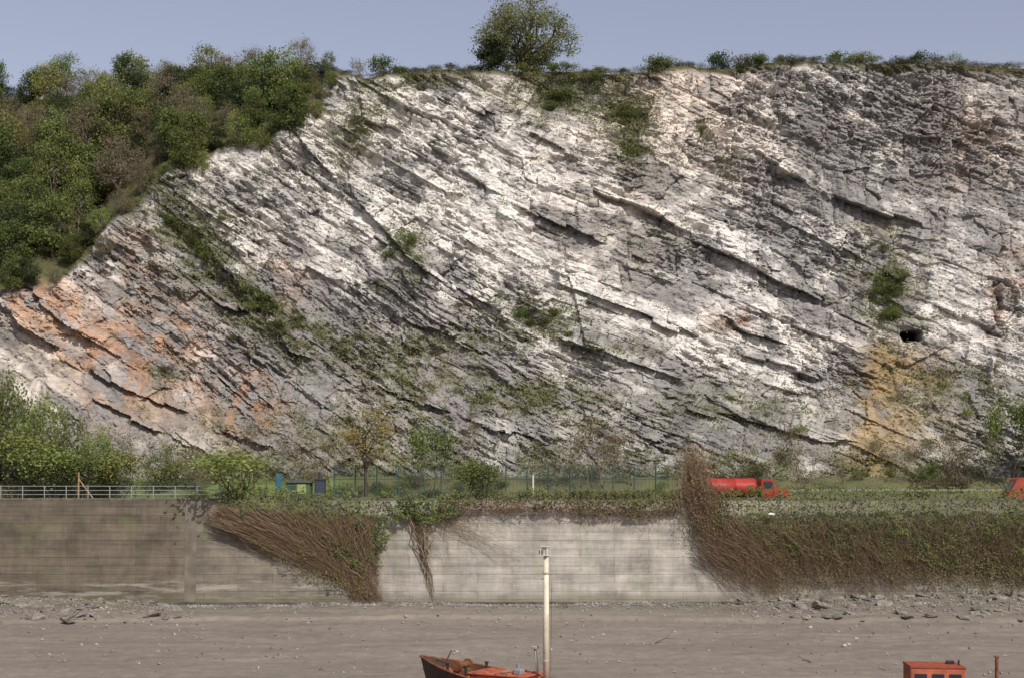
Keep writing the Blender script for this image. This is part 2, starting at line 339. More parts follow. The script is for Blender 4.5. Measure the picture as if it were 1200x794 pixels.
lc,lf=leaf_quads(cc_,.18,rng,nrm=(0,-.3,.5));ti=np.repeat(np.clip(np.repeat(.7*rng.rand(len(pi)),kq)+.35*rng.rand(len(cc_)),0,1),4)
M_scr=leafmat("scrub_leaf",(.09,.105,.037),(.26,.28,.115),.35,.98,1.02)
tag(link("ledge_scrub",np_mesh("ledge_scrub",lc,lf,[M_scr],tint=ti)),"soft grass and scrub growing over the rock ledges","scrub",kind="stuff")
def tubes(segs,n=5):
    segs=np.asarray(segs,float);p0=segs[:,0:3];p1=segs[:,3:6];r0=segs[:,6];r1=segs[:,7]
    d=p1-p0;d/=np.linalg.norm(d,axis=1)[:,None]+1e-9
    ref=np.where(np.abs(d[:,2:3])>.9,np.array([[1.,0,0]]),np.array([[0,0,1.]]))
    A=np.cross(d,ref);A/=np.linalg.norm(A,axis=1)[:,None]+1e-9;B=np.cross(d,A)
    an=np.arange(n)*2*math.pi/n;ring=A[:,None,:]*np.cos(an)[None,:,None]+B[:,None,:]*np.sin(an)[None,:,None]
    v0=p0[:,None,:]+ring*r0[:,None,None];v1=p1[:,None,:]+ring*r1[:,None,None]
    co=np.concatenate([v0,v1],1).reshape(-1,3);S=len(segs)
    base=np.arange(S)[:,None]*2*n;i=np.arange(n)[None,:];j=(i+1)%n
    f=np.stack([base+i,base+j,base+j+n,base+i+n],-1).reshape(-1,4);return co,f
def skeleton(seed,H,Wd,depth=4,nch=3,trunk=.3,ang=.6,multi=1,wob=.18,up=.08,r=.0,tl=1):
    rng=random.Random(seed);segs=[];tips=[]
    def grow(p,dv,L,rr,lv):
        ns=3
        for i in range(ns):
            dv=(dv+Vector((rng.gauss(0,wob),rng.gauss(0,wob),rng.gauss(0,wob)+up))).normalized()
            q=p+dv*L/ns;r2=rr*(.82 if lv else .6);segs.append((*p,*q,rr,r2));p=q;rr=r2
            if lv<=tl:tips.append(tuple(p))
        if lv==0:return
        k=nch+(1 if rng.random()<.3 else 0);ph=rng.random()*6.28
        for c in range(k):
            an=ang*(.6+.8*rng.random());az=ph+c*6.28/k+rng.gauss(0,.3)
            q=dv.to_track_quat('Z','Y');nd=q@Vector((math.sin(an)*math.cos(az),math.sin(an)*math.sin(az),math.cos(an)))
            grow(p,nd,L*(.62+.25*rng.random()),rr*.72,lv-1)
    for k in range(multi):
        a=rng.random()*6.28;tl_=.0 if multi==1 else .6
        grow(Vector((0,0,0)),Vector((math.cos(a)*tl_,math.sin(a)*tl_,1)).normalized(),H*trunk,(r or H*.022)*(1 if multi==1 else .5),depth)
    s=np.array(segs);tp=np.array(tips)
    mx=tp[:,2].max();wx=max(np.ptp(np.percentile(tp[:,0],[3,97])),np.ptp(np.percentile(tp[:,1],[3,97])))
    sc=np.array([Wd/wx,Wd/wx,H/mx]);s[:,0:3]*=sc;s[:,3:6]*=sc;tp=tp*sc;return s,tp
def dome(seed,H,Wd,nclump,z0=.28,r=.16,nlimb=8,twl=.55,ntw=4,tw=.016):
    """rounded crown: limbs fan out of a trunk, side branches reach clump centres inside an ellipsoid"""
    rg=np.random.RandomState(seed);S=[];tips=[];cl=[]
    zc=H*(z0+(1-z0)*.38);a=Wd/2;ct=H-zc;cb=zc-H*z0
    top=np.array([rg.normal()*.1,rg.normal()*.1,H*z0*.85]);p=np.zeros(3)
    for k in range(3):
        q=top*(k+1)/3+np.array([rg.normal()*.04,rg.normal()*.04,0]);S.append((*p,*q,r*(1-.12*k),r*(1-.12*(k+1))));p=q
    top=p;lp=[top];lr=[r*.6]
    for i in range(nlimb):
        az=6.28*i/nlimb+rg.normal()*.25;el=math.radians([14,36,60,80][i%4]+rg.normal()*7)
        e=np.array([math.cos(az)*math.cos(el)*a*.82,math.sin(az)*math.cos(el)*a*.82,zc+math.sin(el)*ct*.78]);p=top.copy();rr=r*.55;n=6
        for k in range(n):
            t=(k+1)/n;q=top+(e-top)*t;q[2]+=math.sin(t*3.14)*.10*H*(.4+math.cos(el));q+=rg.normal(size=3)*.035*H*(t<1)
            r2=r*.55*(1-.8*t);S.append((*p,*q,rr,r2));p=q;rr=r2;lp.append(q.copy());lr.append(r2)
    lp=np.array(lp)
    lob=rg.normal(size=(7,3));lob/=np.linalg.norm(lob,axis=1)[:,None];lw=rg.uniform(-.14,.10,7)
    while len(cl)<nclump:
        v=rg.normal(size=3);v/=np.linalg.norm(v);rad=rg.uniform(.35,1)**.5
        rad*=1+float((lw*np.clip((lob@v-.6)/.4,0,1)).sum())
        cl.append(np.array([v[0]*a*rad,v[1]*a*rad,zc+v[2]*rad*(ct if v[2]>0 else cb)]))
    for c in cl:
        dd=np.linalg.norm(lp-c,axis=1)+.6*np.maximum(0,lp[:,2]-c[2]);k=int(np.argmin(dd));p=lp[k];n=3;rr=min(max(lr[k]*.6,.02),.05)*max(1,H/8);s0=p.copy()
        for j in range(n):
            t=(j+1)/n;q=s0+(c-s0)*t+rg.normal(size=3)*.02*H*(t<1);S.append((*p,*q,rr*(1-.2*j),rr*(.8-.2*j)));p=q
        for j in range(ntw):
            w_=rg.normal(size=3);w_/=np.linalg.norm(w_);w_[2]=abs(w_[2])*.8+.1;q=c+w_*twl*rg.uniform(.5,1.1);S.append((*c,*q,tw,tw*.5));tips.append(q)
        tips.append(c)
    return np.array(S),np.array(tips)
def finish(kind,seed,s,tp,lm,bm_,nl,ls,sig,twn=4,drop=.1):
    rng=np.random.RandomState(seed);tc,tf=tubes(s,twn)
    tr=rng.rand(len(tp));keep=rng.rand(len(tp))>drop;idx=rng.choice(np.nonzero(keep)[0],nl)
    c=tp[idx]+rng.normal(size=(len(idx),3))*sig*np.array([1,1,.8])
    c[:,2]=np.maximum(c[:,2],.05)
    lc,lf=leaf_quads(c,ls,rng,nrm=(0,0,.35))
    vv=fbm(c[:,0]/1.1+seed,c[:,2]/1.1+c[:,1]/1.3,seed,2)
    ti=np.repeat(np.clip(.35*tr[idx]+.3*rng.rand(len(idx))+1.1*(vv-.3)*.6,0,1),4)
    return dict(kind=kind,tc=tc,tf=tf,lc=lc,lf=lf,ti=ti,lm=lm,bm=bm_)
def plant(kind,seed,H,Wd,lm,bm_,nl,ls,sig,depth=4,nch=3,trunk=.3,ang=.6,multi=1,twn=5,drop=.12,**kw):
    s,tp=skeleton(seed,H*.93,Wd*.9,depth,nch,trunk,ang,multi,**kw)
    return finish(kind,seed,s,tp,lm,bm_,nl,ls,sig,twn,drop)
def dtree(seed,H,Wd,lm,bm_,nl,ls,sig,nclump=60,drop=.08,**kw):
    s,tp=dome(seed,H*.95,Wd*.88,nclump,**kw);return finish("t",seed,s,tp,lm,bm_,nl,ls,sig,4,drop)
def as_tree(P):
    tm=np_mesh("trunk",P['tc'],P['tf'],[P['bm']],smooth=True);cm_=np_mesh("crown",P['lc'],P['lf'],[P['lm']],tint=P['ti'])
    return tm,cm_
def as_shrub(P):
    co=np.vstack([P['tc'],P['lc']]);f=np.vstack([P['tf'],P['lf']+len(P['tc'])])
    ti=np.concatenate([np.zeros(len(P['tc'])),P['ti']]);mi=np.concatenate([np.ones(len(P['tf'])),np.zeros(len(P['lf']))])
    return np_mesh(P['kind'],co,f,[P['lm'],P['bm']],tint=ti,midx=mi)
def put_tree(v,loc,s,label,cat="tree",group=None,rz=None,name="tree",sz=None):
    e=empty(name,loc,random.random()*6.28 if rz is None else rz);e.scale=(s,s,sz or s*random.uniform(.88,1.12))
    link("trunk",v[0],e);link("crown",v[1],e);return tag(e,label,cat,group)
def put_shrub(me,loc,s,label,group=None,sz=None,name="shrub",cat="bush"):
    o=link(name,me,None,loc);o.rotation_euler=(0,0,random.random()*6.28);o.scale=(s,s,sz or s*random.uniform(.8,1.2));return tag(o,label,cat,group)
TV={}
TV['green']=[as_tree(dtree(10+i,6.8,5.4,M_green,M_barkd,4400,.22,.40,60,z0=.2)) for i in range(3)]
TV['fresh']=[as_tree(dtree(20+i,6.8,5.2,M_fresh,M_bark,3600,.19,.40,52,z0=.24,drop=.12)) for i in range(3)]
TV['dark']=[as_tree(dtree(30+i,6.2,5.2,M_dark,M_barkd,4400,.22,.36,60,z0=.14)) for i in range(2)]
TV['brown']=[as_tree(dtree(40+i,6.8,5.4,M_brown,M_bark,2600,.14,.34,70,z0=.22,ntw=7,twl=.7)) for i in range(3)]
TV['bare']=[as_tree(plant("t",50+i,6.5,4.2,M_brown,M_bark,700,.14,.3,depth=5,twn=3)) for i in range(2)]
TV['airy']=[as_tree(plant("t",55+i,6.5,4.0,M_green if i==1 else M_fresh,M_barkd,2300,.2,.38,depth=3,multi=6,trunk=.34,ang=.38,tl=2,up=.16,drop=.2)) for i in range(3)]
TV['upright']=[as_tree(plant("t",58+i,6.5,4.0,M_green,M_barkd,1900,.17,.34,depth=4,multi=3,nch=2,trunk=.34,ang=.34,tl=2,up=.2,drop=.25)) for i in range(1)]
SV={}
SV['green']=[as_shrub(plant("shrub",60+i,2.2,3.0,M_green,M_barkd,1500,.16,.28,depth=2,trunk=.4,multi=6,tl=2)) for i in range(3)]
SV['fresh']=[as_shrub(plant("shrub",65+i,2.2,3.0,M_fresh,M_bark,1000,.14,.28,depth=2,trunk=.4,multi=6,tl=2)) for i in range(3)]
SV['dark']=[as_shrub(plant("shrub",70+i,2.2,3.0,M_dark,M_barkd,1500,.16,.28,depth=2,trunk=.4,multi=6,tl=2)) for i in range(2)]
SV['heath']=[as_shrub(plant("shrub",75+i,1.6,3.0,M_heath,M_bark,1400,.14,.26,depth=2,trunk=.4,multi=7,tl=2)) for i in range(3)]
SV['brown']=[as_shrub(plant("shrub",80+i,2.2,2.8,M_brown,M_bark,700,.12,.24,depth=3,trunk=.4,multi=6,twn=3,tl=2)) for i in range(2)]
# wooded hillside
pts=[];tries=0
while len(pts)<190 and tries<14000:
    tries+=1
    u=random.uniform(-90,396);ve=np.interp(u,EP[:,0],EP[:,1])+22*(float(fbm(np.array([u/30.]),np.array([3.]),5,2)[0])-.5)*2;vt=np.interp(u,TP[:,0],TP[:,1])
    v=random.uniform(vt-1,ve+12);q=19+6*(v-vt)/200
    if all((u-a)**2+((v-b)*1.25)**2>q**2 for a,b in pts):pts.append((u,v))
P3=onrocks([p[0] for p in pts],[p[1] for p in pts])
LT={'green':"leafy green tree standing on the wooded hillside",'fresh':"pale fresh green spring tree on the wooded hillside",'dark':"dark evergreen tree on the wooded hillside",'brown':"brownish tree just coming into leaf on the wooded hillside"}
for (u,v),p in zip(pts,P3):
    r=random.random();br=.32 if (v<250 and 20<u<330) else .18
    k='brown' if r<br else ('dark' if r<br+.14 else ('fresh' if r<br+.40 else 'green'))
    vt=np.interp(u,TP[:,0],TP[:,1]);f=.62+.30*min(1,(v-vt)/60.)
    if v>np.interp(u,EP[:,0],EP[:,1])-16:f*=random.uniform(.45,.8)
    s=random.choice([.8,1,1.15,1.35])*f
    put_tree(random.choice(TV[k]),Vector(p)-Vector((0,0,.5)),s,LT[k],group="trees on the wooded hillside",sz=s*random.uniform(.9,1.3))
for u,vt,k,wd in [(4,62,'fresh',1.1),(105,58,'fresh',1.2),(70,92,'brown',1),(150,80,'brown',1.0),(182,76,'green',1.0),(237,52,'fresh',1.3),(262,64,'brown',1.0),(298,52,'brown',1.15),(330,78,'green',.8),(35,102,'brown',.9),(-30,80,'green',1.1),(207,82,'green',.9),(130,90,'dark',.8),(52,108,'green',.8)]:
    x=(u-600)/F*178;p=topat(x,2.0);zt=CZ+(570-vt)/F*p.y;hh=max(2.2,zt-p.z)
    put_tree(random.choice(TV[k]),p-Vector((0,0,.2)),wd*.86,LT[k],group="trees on the wooded hillside",sz=hh/6.5)
u=335
while u<1290:
    x=(u-600)/F*167;p=topat(x,random.uniform(.1,1.0));k=random.choice(['heath','heath','heath','dark','green','brown'])
    put_shrub(random.choice(SV[k]),p-Vector((0,0,.3)),random.uniform(.5,.9),"low scrubby bush on the rim of the cliff","bushes along the cliff rim",sz=random.uniform(.3,.62));u+=random.uniform(9,19)
for u,h,wd,k in [(345,2.6,1.1,'dark'),(372,2.3,1.0,'dark'),(450,2.9,1.1,'green'),(420,2.6,1.0,'brown'),(470,1.6,.9,'heath'),(765,2.1,1.25,'green'),(780,1.6,1,'fresh'),(846,2.6,1.1,'dark'),(868,2.3,1.0,'heath'),(885,1.7,1,'green'),(985,2.1,1.3,'green'),(1005,1.8,1,'fresh'),(1080,1.9,1.1,'dark'),(1115,1.9,.6,'fresh'),(1050,1.4,1.1,'heath'),(920,1.3,1.2,'heath'),(700,1.0,1.0,'heath')]:
    x=(u-600)/F*168;p=topat(x,1.0);put_shrub(random.choice(SV[k]),p-Vector((0,0,.2)),wd,{'dark':"dark evergreen bush",'green':"rounded green bush",'brown':"bare brownish bush",'heath':"brown-green scrub bush",'fresh':"pale green young bush"}[k]+" on top of the cliff",sz=h/2.2)
p=topat((615-600)/F*169,3.2)
zt=CZ+572/F*p.y;H=zt-p.z+.3
BT=dtree(93,H,13.8,M_olive,M_barkd,19000,.20,.40,190,z0=.15,r=.4,nlimb=13,ntw=6,twl=.9,drop=.08,tw=.016)
put_tree(as_tree(BT),p-Vector((0,0,.25)),1,"large spreading tree in fresh leaf on the clifftop",rz=.6,sz=1)
p=topat((575-600)/F*169,1.0);DT=dtree(95,4.6,3.7,M_dark,M_barkd,3400,.22,.3,45,z0=.12)
put_tree(as_tree(DT),p-Vector((0,0,.2)),1,"small dark evergreen tree beside the large clifftop tree",sz=1)
CL=[(260,315,70,14,'green',.75),(215,270,30,4,'heath',.7),(300,345,20,5,'green',.65),(340,375,22,3,'green',.55),(400,395,30,3,'green',.5),(480,300,18,5,'green',.75),(655,108,38,9,'green',.85),(690,95,20,6,'green',.9),(620,150,20,3,'heath',.6),(742,140,18,7,'green',.8),(735,178,10,4,'green',.6),(640,378,28,6,'green',.65),(420,150,22,5,'heath',.7),(350,115,26,7,'green',.8),(380,108,14,3,'heath',.7),(1040,328,14,8,'green',.85),(1045,362,10,6,'green',.7),(545,455,50,3,'fresh',.5),(585,350,14,2,'green',.5),(500,408,35,3,'heath',.5),(800,485,40,3,'green',.45),(860,470,30,2,'green',.45),(730,510,60,4,'heath',.6),(200,440,18,2,'heath',.6),(290,410,22,3,'heath',.55),(1130,455,40,4,'fresh',.6),(1080,520,50,5,'brown',.8),(930,500,40,3,'fresh',.6),(620,520,60,4,'brown',.7),(400,530,70,5,'heath',.7),(820,150,10,1,'green',.5),(490,95,30,4,'heath',.6),(275,260,24,2,'green',.5),(460,480,60,3,'brown',.6),(1000,550,60,5,'fresh',.8),(1110,545,50,4,'brown',.9),(545,365,10,1,'brown',.7)]
us=[];vs=[];ks=[]
for (u,v,s,n,k,sc) in CL:
    for i in range(n):
        a=random.gauss(0,.55)*s;b=random.gauss(0,.35)*s
        if u==260:us.append(u+a);vs.append(v+a*.95+b*.3)
        elif u in(1040,1045):us.append(u+a*.8);vs.append(min(v+b*3,376))
        else:us.append(u+a);vs.append(v+a*.2+b)
        ks.append((k,sc))
P3=onrocks(us,vs)
for p,(k,sc),uu,vv in zip(P3,ks,us,vs):
    if vv>np.interp(uu,TP[:,0],TP[:,1])+6:
        put_shrub(random.choice(SV[k]),Vector(p)-Vector((0,-.15,.35*sc)),sc*random.uniform(.6,1.1),{'green':"green bush clinging to the rock face",'dark':"dark evergreen bush clinging to the rock face",'heath':"olive brown scrub rooted in the rock face",'fresh':"pale green tuft of scrub on a rock ledge",'brown':"bare brownish bush on the rock face"}[k],"bushes growing on the cliff")
# ------------------------------------------------------------ ground, verge, road, mud, water
gx=np.arange(-100,100.1,.5);gy=np.concatenate([np.arange(130,142,.4)])
GX,GY=np.meshgrid(gx,gy);GZ=-.85+2.9*sstep(130.2,140,GY)+.5*(fbm(GX/3,GY/3,5,3)-.5)*sstep(130,132,GY)
nn=fbm(GX/2,GY/2,8,4)[...,None];gm=(sstep(-14,-18,GX)*.8+.1)[...,None]*np.ones_like(nn);ga=np.array([.12,.155,.05])*(.6+.8*nn);gb=np.array([.13,.125,.065])*(.6+.7*nn)
gc=ga*gm+gb*(1-gm)
tag(link("grass_verge",np_mesh("grass_verge",np.stack([GX,GY,GZ],-1).reshape(-1,3),grid_faces(len(gy),len(gx)),[M_verge],cols=gc.reshape(-1,3),smooth=True)),"rough grassy bank between the road and the cliff","verge",kind="structure")
bm=bmesh.new();box(bm,(0,125.2,-1.15),(220,10.2,.5));tag(done("road",bm,simple("asphalt",(.055,.053,.05),.85,.3,2,bump=.01)),"grey asphalt road along the top of the wall","road",kind="structure")
bm=bmesh.new()
for i in range(28):box(bm,(-95+i*7,125.2,-.896),(3,.12,.004))
tag(done("road_marking",bm,simple("white_paint",(.7,.7,.68),.6)),"dashed white centre line painted on the road","road marking",kind="structure")
bm=bmesh.new();box(bm,(0,129.7,-1.0),(220,1.3,.46),.02);tag(done("kerb",bm,simple("kerb_stone",(.3,.29,.27),.85,.3,2)),"low stone kerb beside the road","kerb",kind="structure")
gx=np.arange(-100,100.1,.28);gy=np.concatenate([np.arange(56,84,1.0),np.arange(84,120.4,.22)])
GX,GY=np.meshgrid(gx,gy)
GZ=-9.5-.05*(119.5-GY)+.75*sstep(14,44,GX)*sstep(104,119,GY)+.5*(1-sstep(-48,-26,GX))*sstep(106,119,GY)
GZ=GZ+.5*(fbm(GX/14,GY/6,31,3)-.5)+.17*(fbm(GX/1.8,GY/.9,32,4)-.5)
g=np.abs(vn(GX/9+.35*GY/4,GY/11,36)-.5);GZ=GZ-.10*np.exp(-(g/.03)**2)*sstep(119,112,GY)
edge=107+3.5*(fbm(GX/8,GX*0,39,4)-.5)+5*sstep(-60,-20,GX)-4*sstep(0,60,GX);GZ=GZ+.28*sstep(-.25,.25,GY-edge)
GZ=np.where(GY<86,GZ-(86-GY)*.09,GZ)
nn=fbm(GX/9,GY/1.6,41,5)[...,None];n4=fbm(GX/.7,GY/.5,42,3)[...,None]
up=sstep(-.4,.8,GY-edge)[...,None]
mc=np.array([.200,.169,.139])*(.80+.40*nn)*(1-up)+np.array([.195,.167,.137])*(.74+.5*nn)*up
sh=sstep(114.5,118.8,GY+3.0*(fbm(GX/3,GY/2,44,4)-.5)+3.0*sstep(18,40,GX)+2.5*(1-sstep(-46,-30,GX)))[...,None]
mc=mc*(1-sh)+np.array([.17,.15,.115])*(.45+1.1*n4)*sh
tag(link("mud_bank",np_mesh("mud_bank",np.stack([GX,GY,GZ],-1).reshape(-1,3),grid_faces(len(gy),len(gx)),[M_mud],cols=mc.reshape(-1,3),smooth=True)),"wide sloping bank of brown tidal mud","mud",kind="structure")
ZM=GZ
def mudz(x,y):
    i=int(np.clip(np.searchsorted(gy,y),0,len(gy)-1));j=int(np.clip(round((x+100)/.28),0,len(gx)-1));return float(ZM[i,j])
def mud_uv(u,v):
    Y=110.
    for _ in range(60):
        z=mudz((u-600)/F*Y,Y);Y=.6*Y+.4*np.clip((CZ-z)*F/(v-570),60,119.6)
    x=(u-600)/F*Y;return Vector((x,Y,mudz(x,Y)))
m_,nt,b=nmat("river_water");b.inputs["Base Color"].default_value=(.10,.08,.06,1);b.inputs["Roughness"].default_value=.12
nz=nt.nodes.new("ShaderNodeTexNoise");nz.inputs["Scale"].default_value=1.2;bp=nt.nodes.new("ShaderNodeBump");bp.inputs["Distance"].default_value=.08;nt.links.new(nz.outputs["Fac"],bp.inputs["Height"]);nt.links.new(bp.outputs[0],b.inputs["Normal"])
bm=bmesh.new();vs_=[bm.verts.new(c) for c in [(-150,4,-11.5),(150,4,-11.5),(150,90,-11.5),(-150,90,-11.5)]];bm.faces.new(vs_)
tag(done("river_water",bm,m_),"brown muddy tidal river water","river",kind="structure")
bm=bmesh.new();box(bm,(0,-20,-6.6),(300,50,12));tag(done("quay_ground",bm,simple("quay_stone",(.25,.24,.22),.9,.3,1)),"stone quay on the near river bank","ground",kind="structure")
bm=bmesh.new();vs_=[bm.verts.new(c) for c in [(-600,-300,-14),(600,-300,-14),(600,900,-14),(-600,900,-14)]];bm.faces.new(vs_)
tag(done("ground",bm,simple("earth",(.08,.08,.05),.95,.3,.1)),"earth ground beneath the gorge","ground",kind="structure")
# ------------------------------------------------------------ retaining wall
def wallmat():
    m,nt,b=nmat("wall_concrete");N=nt.nodes;L=nt.links
    tc=N.new("ShaderNodeTexCoord");sx=N.new("ShaderNodeSeparateXYZ");L.new(tc.outputs["Object"],sx.inputs[0])
    cb=N.new("ShaderNodeCombineXYZ");L.new(sx.outputs["X"],cb.inputs["X"]);L.new(sx.outputs["Z"],cb.inputs["Y"])
    mr=N.new("ShaderNodeMapRange");mr.inputs["From Min"].default_value=-60;mr.inputs["From Max"].default_value=60;L.new(sx.outputs["X"],mr.inputs["Value"])
    r=N.new("ShaderNodeValToRGB");e=r.color_ramp.elements;e[0].position=0;e[0].color=(.135,.112,.084,1);e[1].position=1;e[1].color=(.22,.195,.16,1)
    for p_,c_ in [(.255,(.15,.125,.096)),(.262,(.19,.165,.132)),(.37,(.24,.215,.175)),(.385,(.36,.33,.285)),(.55,(.44,.41,.36)),(.66,(.42,.385,.335)),(.70,(.34,.31,.26)),(.73,(.28,.255,.21)),(.85,(.25,.225,.185))]:
        q=e.new(p_);q.color=(*c_,1)
    L.new(mr.outputs[0],r.inputs["Fac"])
    br=N.new("ShaderNodeTexBrick");br.inputs["Scale"].default_value=1;br.inputs["Brick Width"].default_value=6.;br.inputs["Row Height"].default_value=.74;br.inputs["Mortar Size"].default_value=.02;br.inputs["Mortar Smooth"].default_value=.4
    br.inputs["Color1"].default_value=(1,1,1,1);br.inputs["Color2"].default_value=(.82,.82,.81,1);br.inputs["Mortar"].default_value=(.5,.48,.44,1);br.inputs["Bias"].default_value=-.2
    L.new(cb.outputs[0],br.inputs["Vector"])
    mu=N.new("ShaderNodeMix");mu.data_type='RGBA';mu.blend_type='MULTIPLY';mu.inputs["Factor"].default_value=.7
    L.new(r.outputs[0],mu.inputs["A"]);L.new(br.outputs["Color"],mu.inputs["B"])
    def scl(prev,mpsc,lo,hi,f0,f1,det=7,rough=.65,loc=(0,0,0)):
        mp=N.new("ShaderNodeMapping");mp.inputs["Scale"].default_value=mpsc;mp.inputs["Location"].default_value=loc;L.new(tc.outputs["Object"],mp.inputs["Vector"])
        n2=N.new("ShaderNodeTexNoise");n2.inputs["Scale"].default_value=1;n2.inputs["Detail"].default_value=det;n2.inputs["Roughness"].default_value=rough;L.new(mp.outputs[0],n2.inputs["Vector"])
        m2=N.new("ShaderNodeMapRange");m2.inputs["From Min"].default_value=f0;m2.inputs["From Max"].default_value=f1;m2.inputs["To Min"].default_value=lo;m2.inputs["To Max"].default_value=hi;L.new(n2.outputs["Fac"],m2.inputs["Value"])
        v1=N.new("ShaderNodeVectorMath");v1.operation='SCALE';L.new(prev,v1.inputs[0]);L.new(m2.outputs[0],v1.inputs["Scale"]);return v1.outputs[0],n2.outputs["Fac"]
    o1,_=scl(mu.outputs["Result"],(1.5,1,.22),.80,1.06,.34,.62,9,.75)
    o2,n3=scl(o1,(.10,1,1.9),.76,1.18,.34,.66,9,.72)
    o3,_=scl(o2,(.35,1,.45),.66,1.22,.34,.66,10,.72,(5,3,1))
    mp3=N.new("ShaderNodeMapping");mp3.inputs["Scale"].default_value=(.16,1,1.3);L.new(tc.outputs["Object"],mp3.inputs["Vector"])
    z1=N.new("ShaderNodeMapRange");z1.inputs["From Min"].default_value=-6.6;z1.inputs["From Max"].default_value=-7.6;L.new(sx.outputs["Z"],z1.inputs["Value"])
    n5=N.new("ShaderNodeTexNoise");n5.inputs["Scale"].default_value=1.6;n5.inputs["Detail"].default_value=8;n5.inputs["Roughness"].default_value=.7;L.new(mp3.outputs[0],n5.inputs["Vector"])
    m5=N.new("ShaderNodeMapRange");m5.inputs["From Min"].default_value=.5;m5.inputs["From Max"].default_value=.62;L.new(n5.outputs["Fac"],m5.inputs["Value"])
    ml=N.new("ShaderNodeMath");ml.operation='MULTIPLY';L.new(z1.outputs[0],ml.inputs[0]);L.new(m5.outputs[0],ml.inputs[1])
    m6=N.new("ShaderNodeMath");m6.operation='MULTIPLY';m6.inputs[1].default_value=.6;L.new(ml.outputs[0],m6.inputs[0])
    mx=N.new("ShaderNodeMix");mx.data_type='RGBA';mx.inputs["B"].default_value=(.40,.37,.32,1);L.new(m6.outputs[0],mx.inputs["Factor"]);L.new(o3,mx.inputs["A"])
    z2=N.new("ShaderNodeMapRange");z2.inputs["From Min"].default_value=-8.2;z2.inputs["From Max"].default_value=-8.9;L.new(sx.outputs["Z"],z2.inputs["Value"])
    m7=N.new("ShaderNodeMath");m7.operation='MULTIPLY';m7.inputs[1].default_value=.6;L.new(z2.outputs[0],m7.inputs[0])
    mx2=N.new("ShaderNodeMix");mx2.data_type='RGBA';mx2.inputs["B"].default_value=(.14,.13,.08,1);L.new(m7.outputs[0],mx2.inputs["Factor"]);L.new(mx.outputs["Result"],mx2.inputs["A"])
    n8=N.new("ShaderNodeTexNoise");n8.inputs["Scale"].default_value=.33;n8.inputs["Detail"].default_value=6;L.new(tc.outputs["Object"],n8.inputs["Vector"])
    m8=N.new("ShaderNodeMapRange");m8.inputs["From Min"].default_value=.56;m8.inputs["From Max"].default_value=.7;m8.inputs["To Max"].default_value=.35;L.new(n8.outputs["Fac"],m8.inputs["Value"])
    mx3=N.new("ShaderNodeMix");mx3.data_type='RGBA';mx3.inputs["B"].default_value=(.18,.20,.09,1);L.new(m8.outputs[0],mx3.inputs["Factor"]);L.new(mx2.outputs["Result"],mx3.inputs["A"])
    L.new(mx3.outputs["Result"],b.inputs["Base Color"])
    bp=N.new("ShaderNodeBump");bp.inputs["Distance"].default_value=.04;bp.inputs["Strength"].default_value=.7;L.new(br.outputs["Fac"],bp.inputs["Height"]);bp.invert=True
    bp2=N.new("ShaderNodeBump");bp2.inputs["Distance"].default_value=.06;bp2.inputs["Strength"].default_value=.6;L.new(n3,bp2.inputs["Height"]);L.new(bp.outputs[0],bp2.inputs["Normal"])
    L.new(bp2.outputs[0],b.inputs["Normal"]);b.inputs["Roughness"].default_value=.9;b.inputs["Specular IOR Level"].default_value=.12
    return m
M_wall=wallmat()
bm=bmesh.new();A=[bm.verts.new(c) for c in [(-100,119.45,-11),(100,119.45,-11),(100,120,-.18),(-100,120,-.18)]];B=[bm.verts.new(c) for c in [(-100,121,-11),(100,121,-11),(100,121,-.18),(-100,121,-.18)]]
bm.faces.new(A);bm.faces.new(B[::-1])
for i in range(4):j=(i+1)%4;bm.faces.new((A[i],B[i],B[j],A[j]))
wall=done("retaining_wall",bm,M_wall);tag(wall,"long weathered concrete retaining wall with horizontal courses","wall")
M_cop=simple("coping_stone",(.17,.155,.125),.9,.5,1.5,bump=.02)
bm=bmesh.new()
x=-100
while x<100:
    L_=random.uniform(1.7,2.1);box(bm,(x+L_/2,120.42+random.uniform(-.02,.02),-.08),(L_-.03,.86,.196),.02);x+=L_
done("coping",bm,M_cop,wall)
bm=bmesh.new()
A=[bm.verts.new(c) for c in [(-28.7,119.42,-11),(-27.7,119.42,-11),(-27.7,119.97,-.19),(-28.7,119.97,-.19)]];bm.faces.new(A);B=[bm.verts.new(v.co+Vector((0,.5,0))) for v in A]
for i in range(4):j=(i+1)%4;bm.faces.new((A[i],B[i],B[j],A[j]))
o=done("pilaster",bm,simple("pilaster_stone",(.21,.182,.145),.9,.4,.9,bump=.03),wall)
bm=bmesh.new()
x=-100
while x<100:
    L_=random.uniform(3,6);box(bm,(x+L_/2,119.1+random.uniform(-.04,.04),-9.3+random.uniform(-.05,.05)),(L_-.04,.8,.5),.04);x+=L_
done("footing",bm,simple("footing_stone",(.13,.115,.09),.9,.5,1,bump=.04),wall)
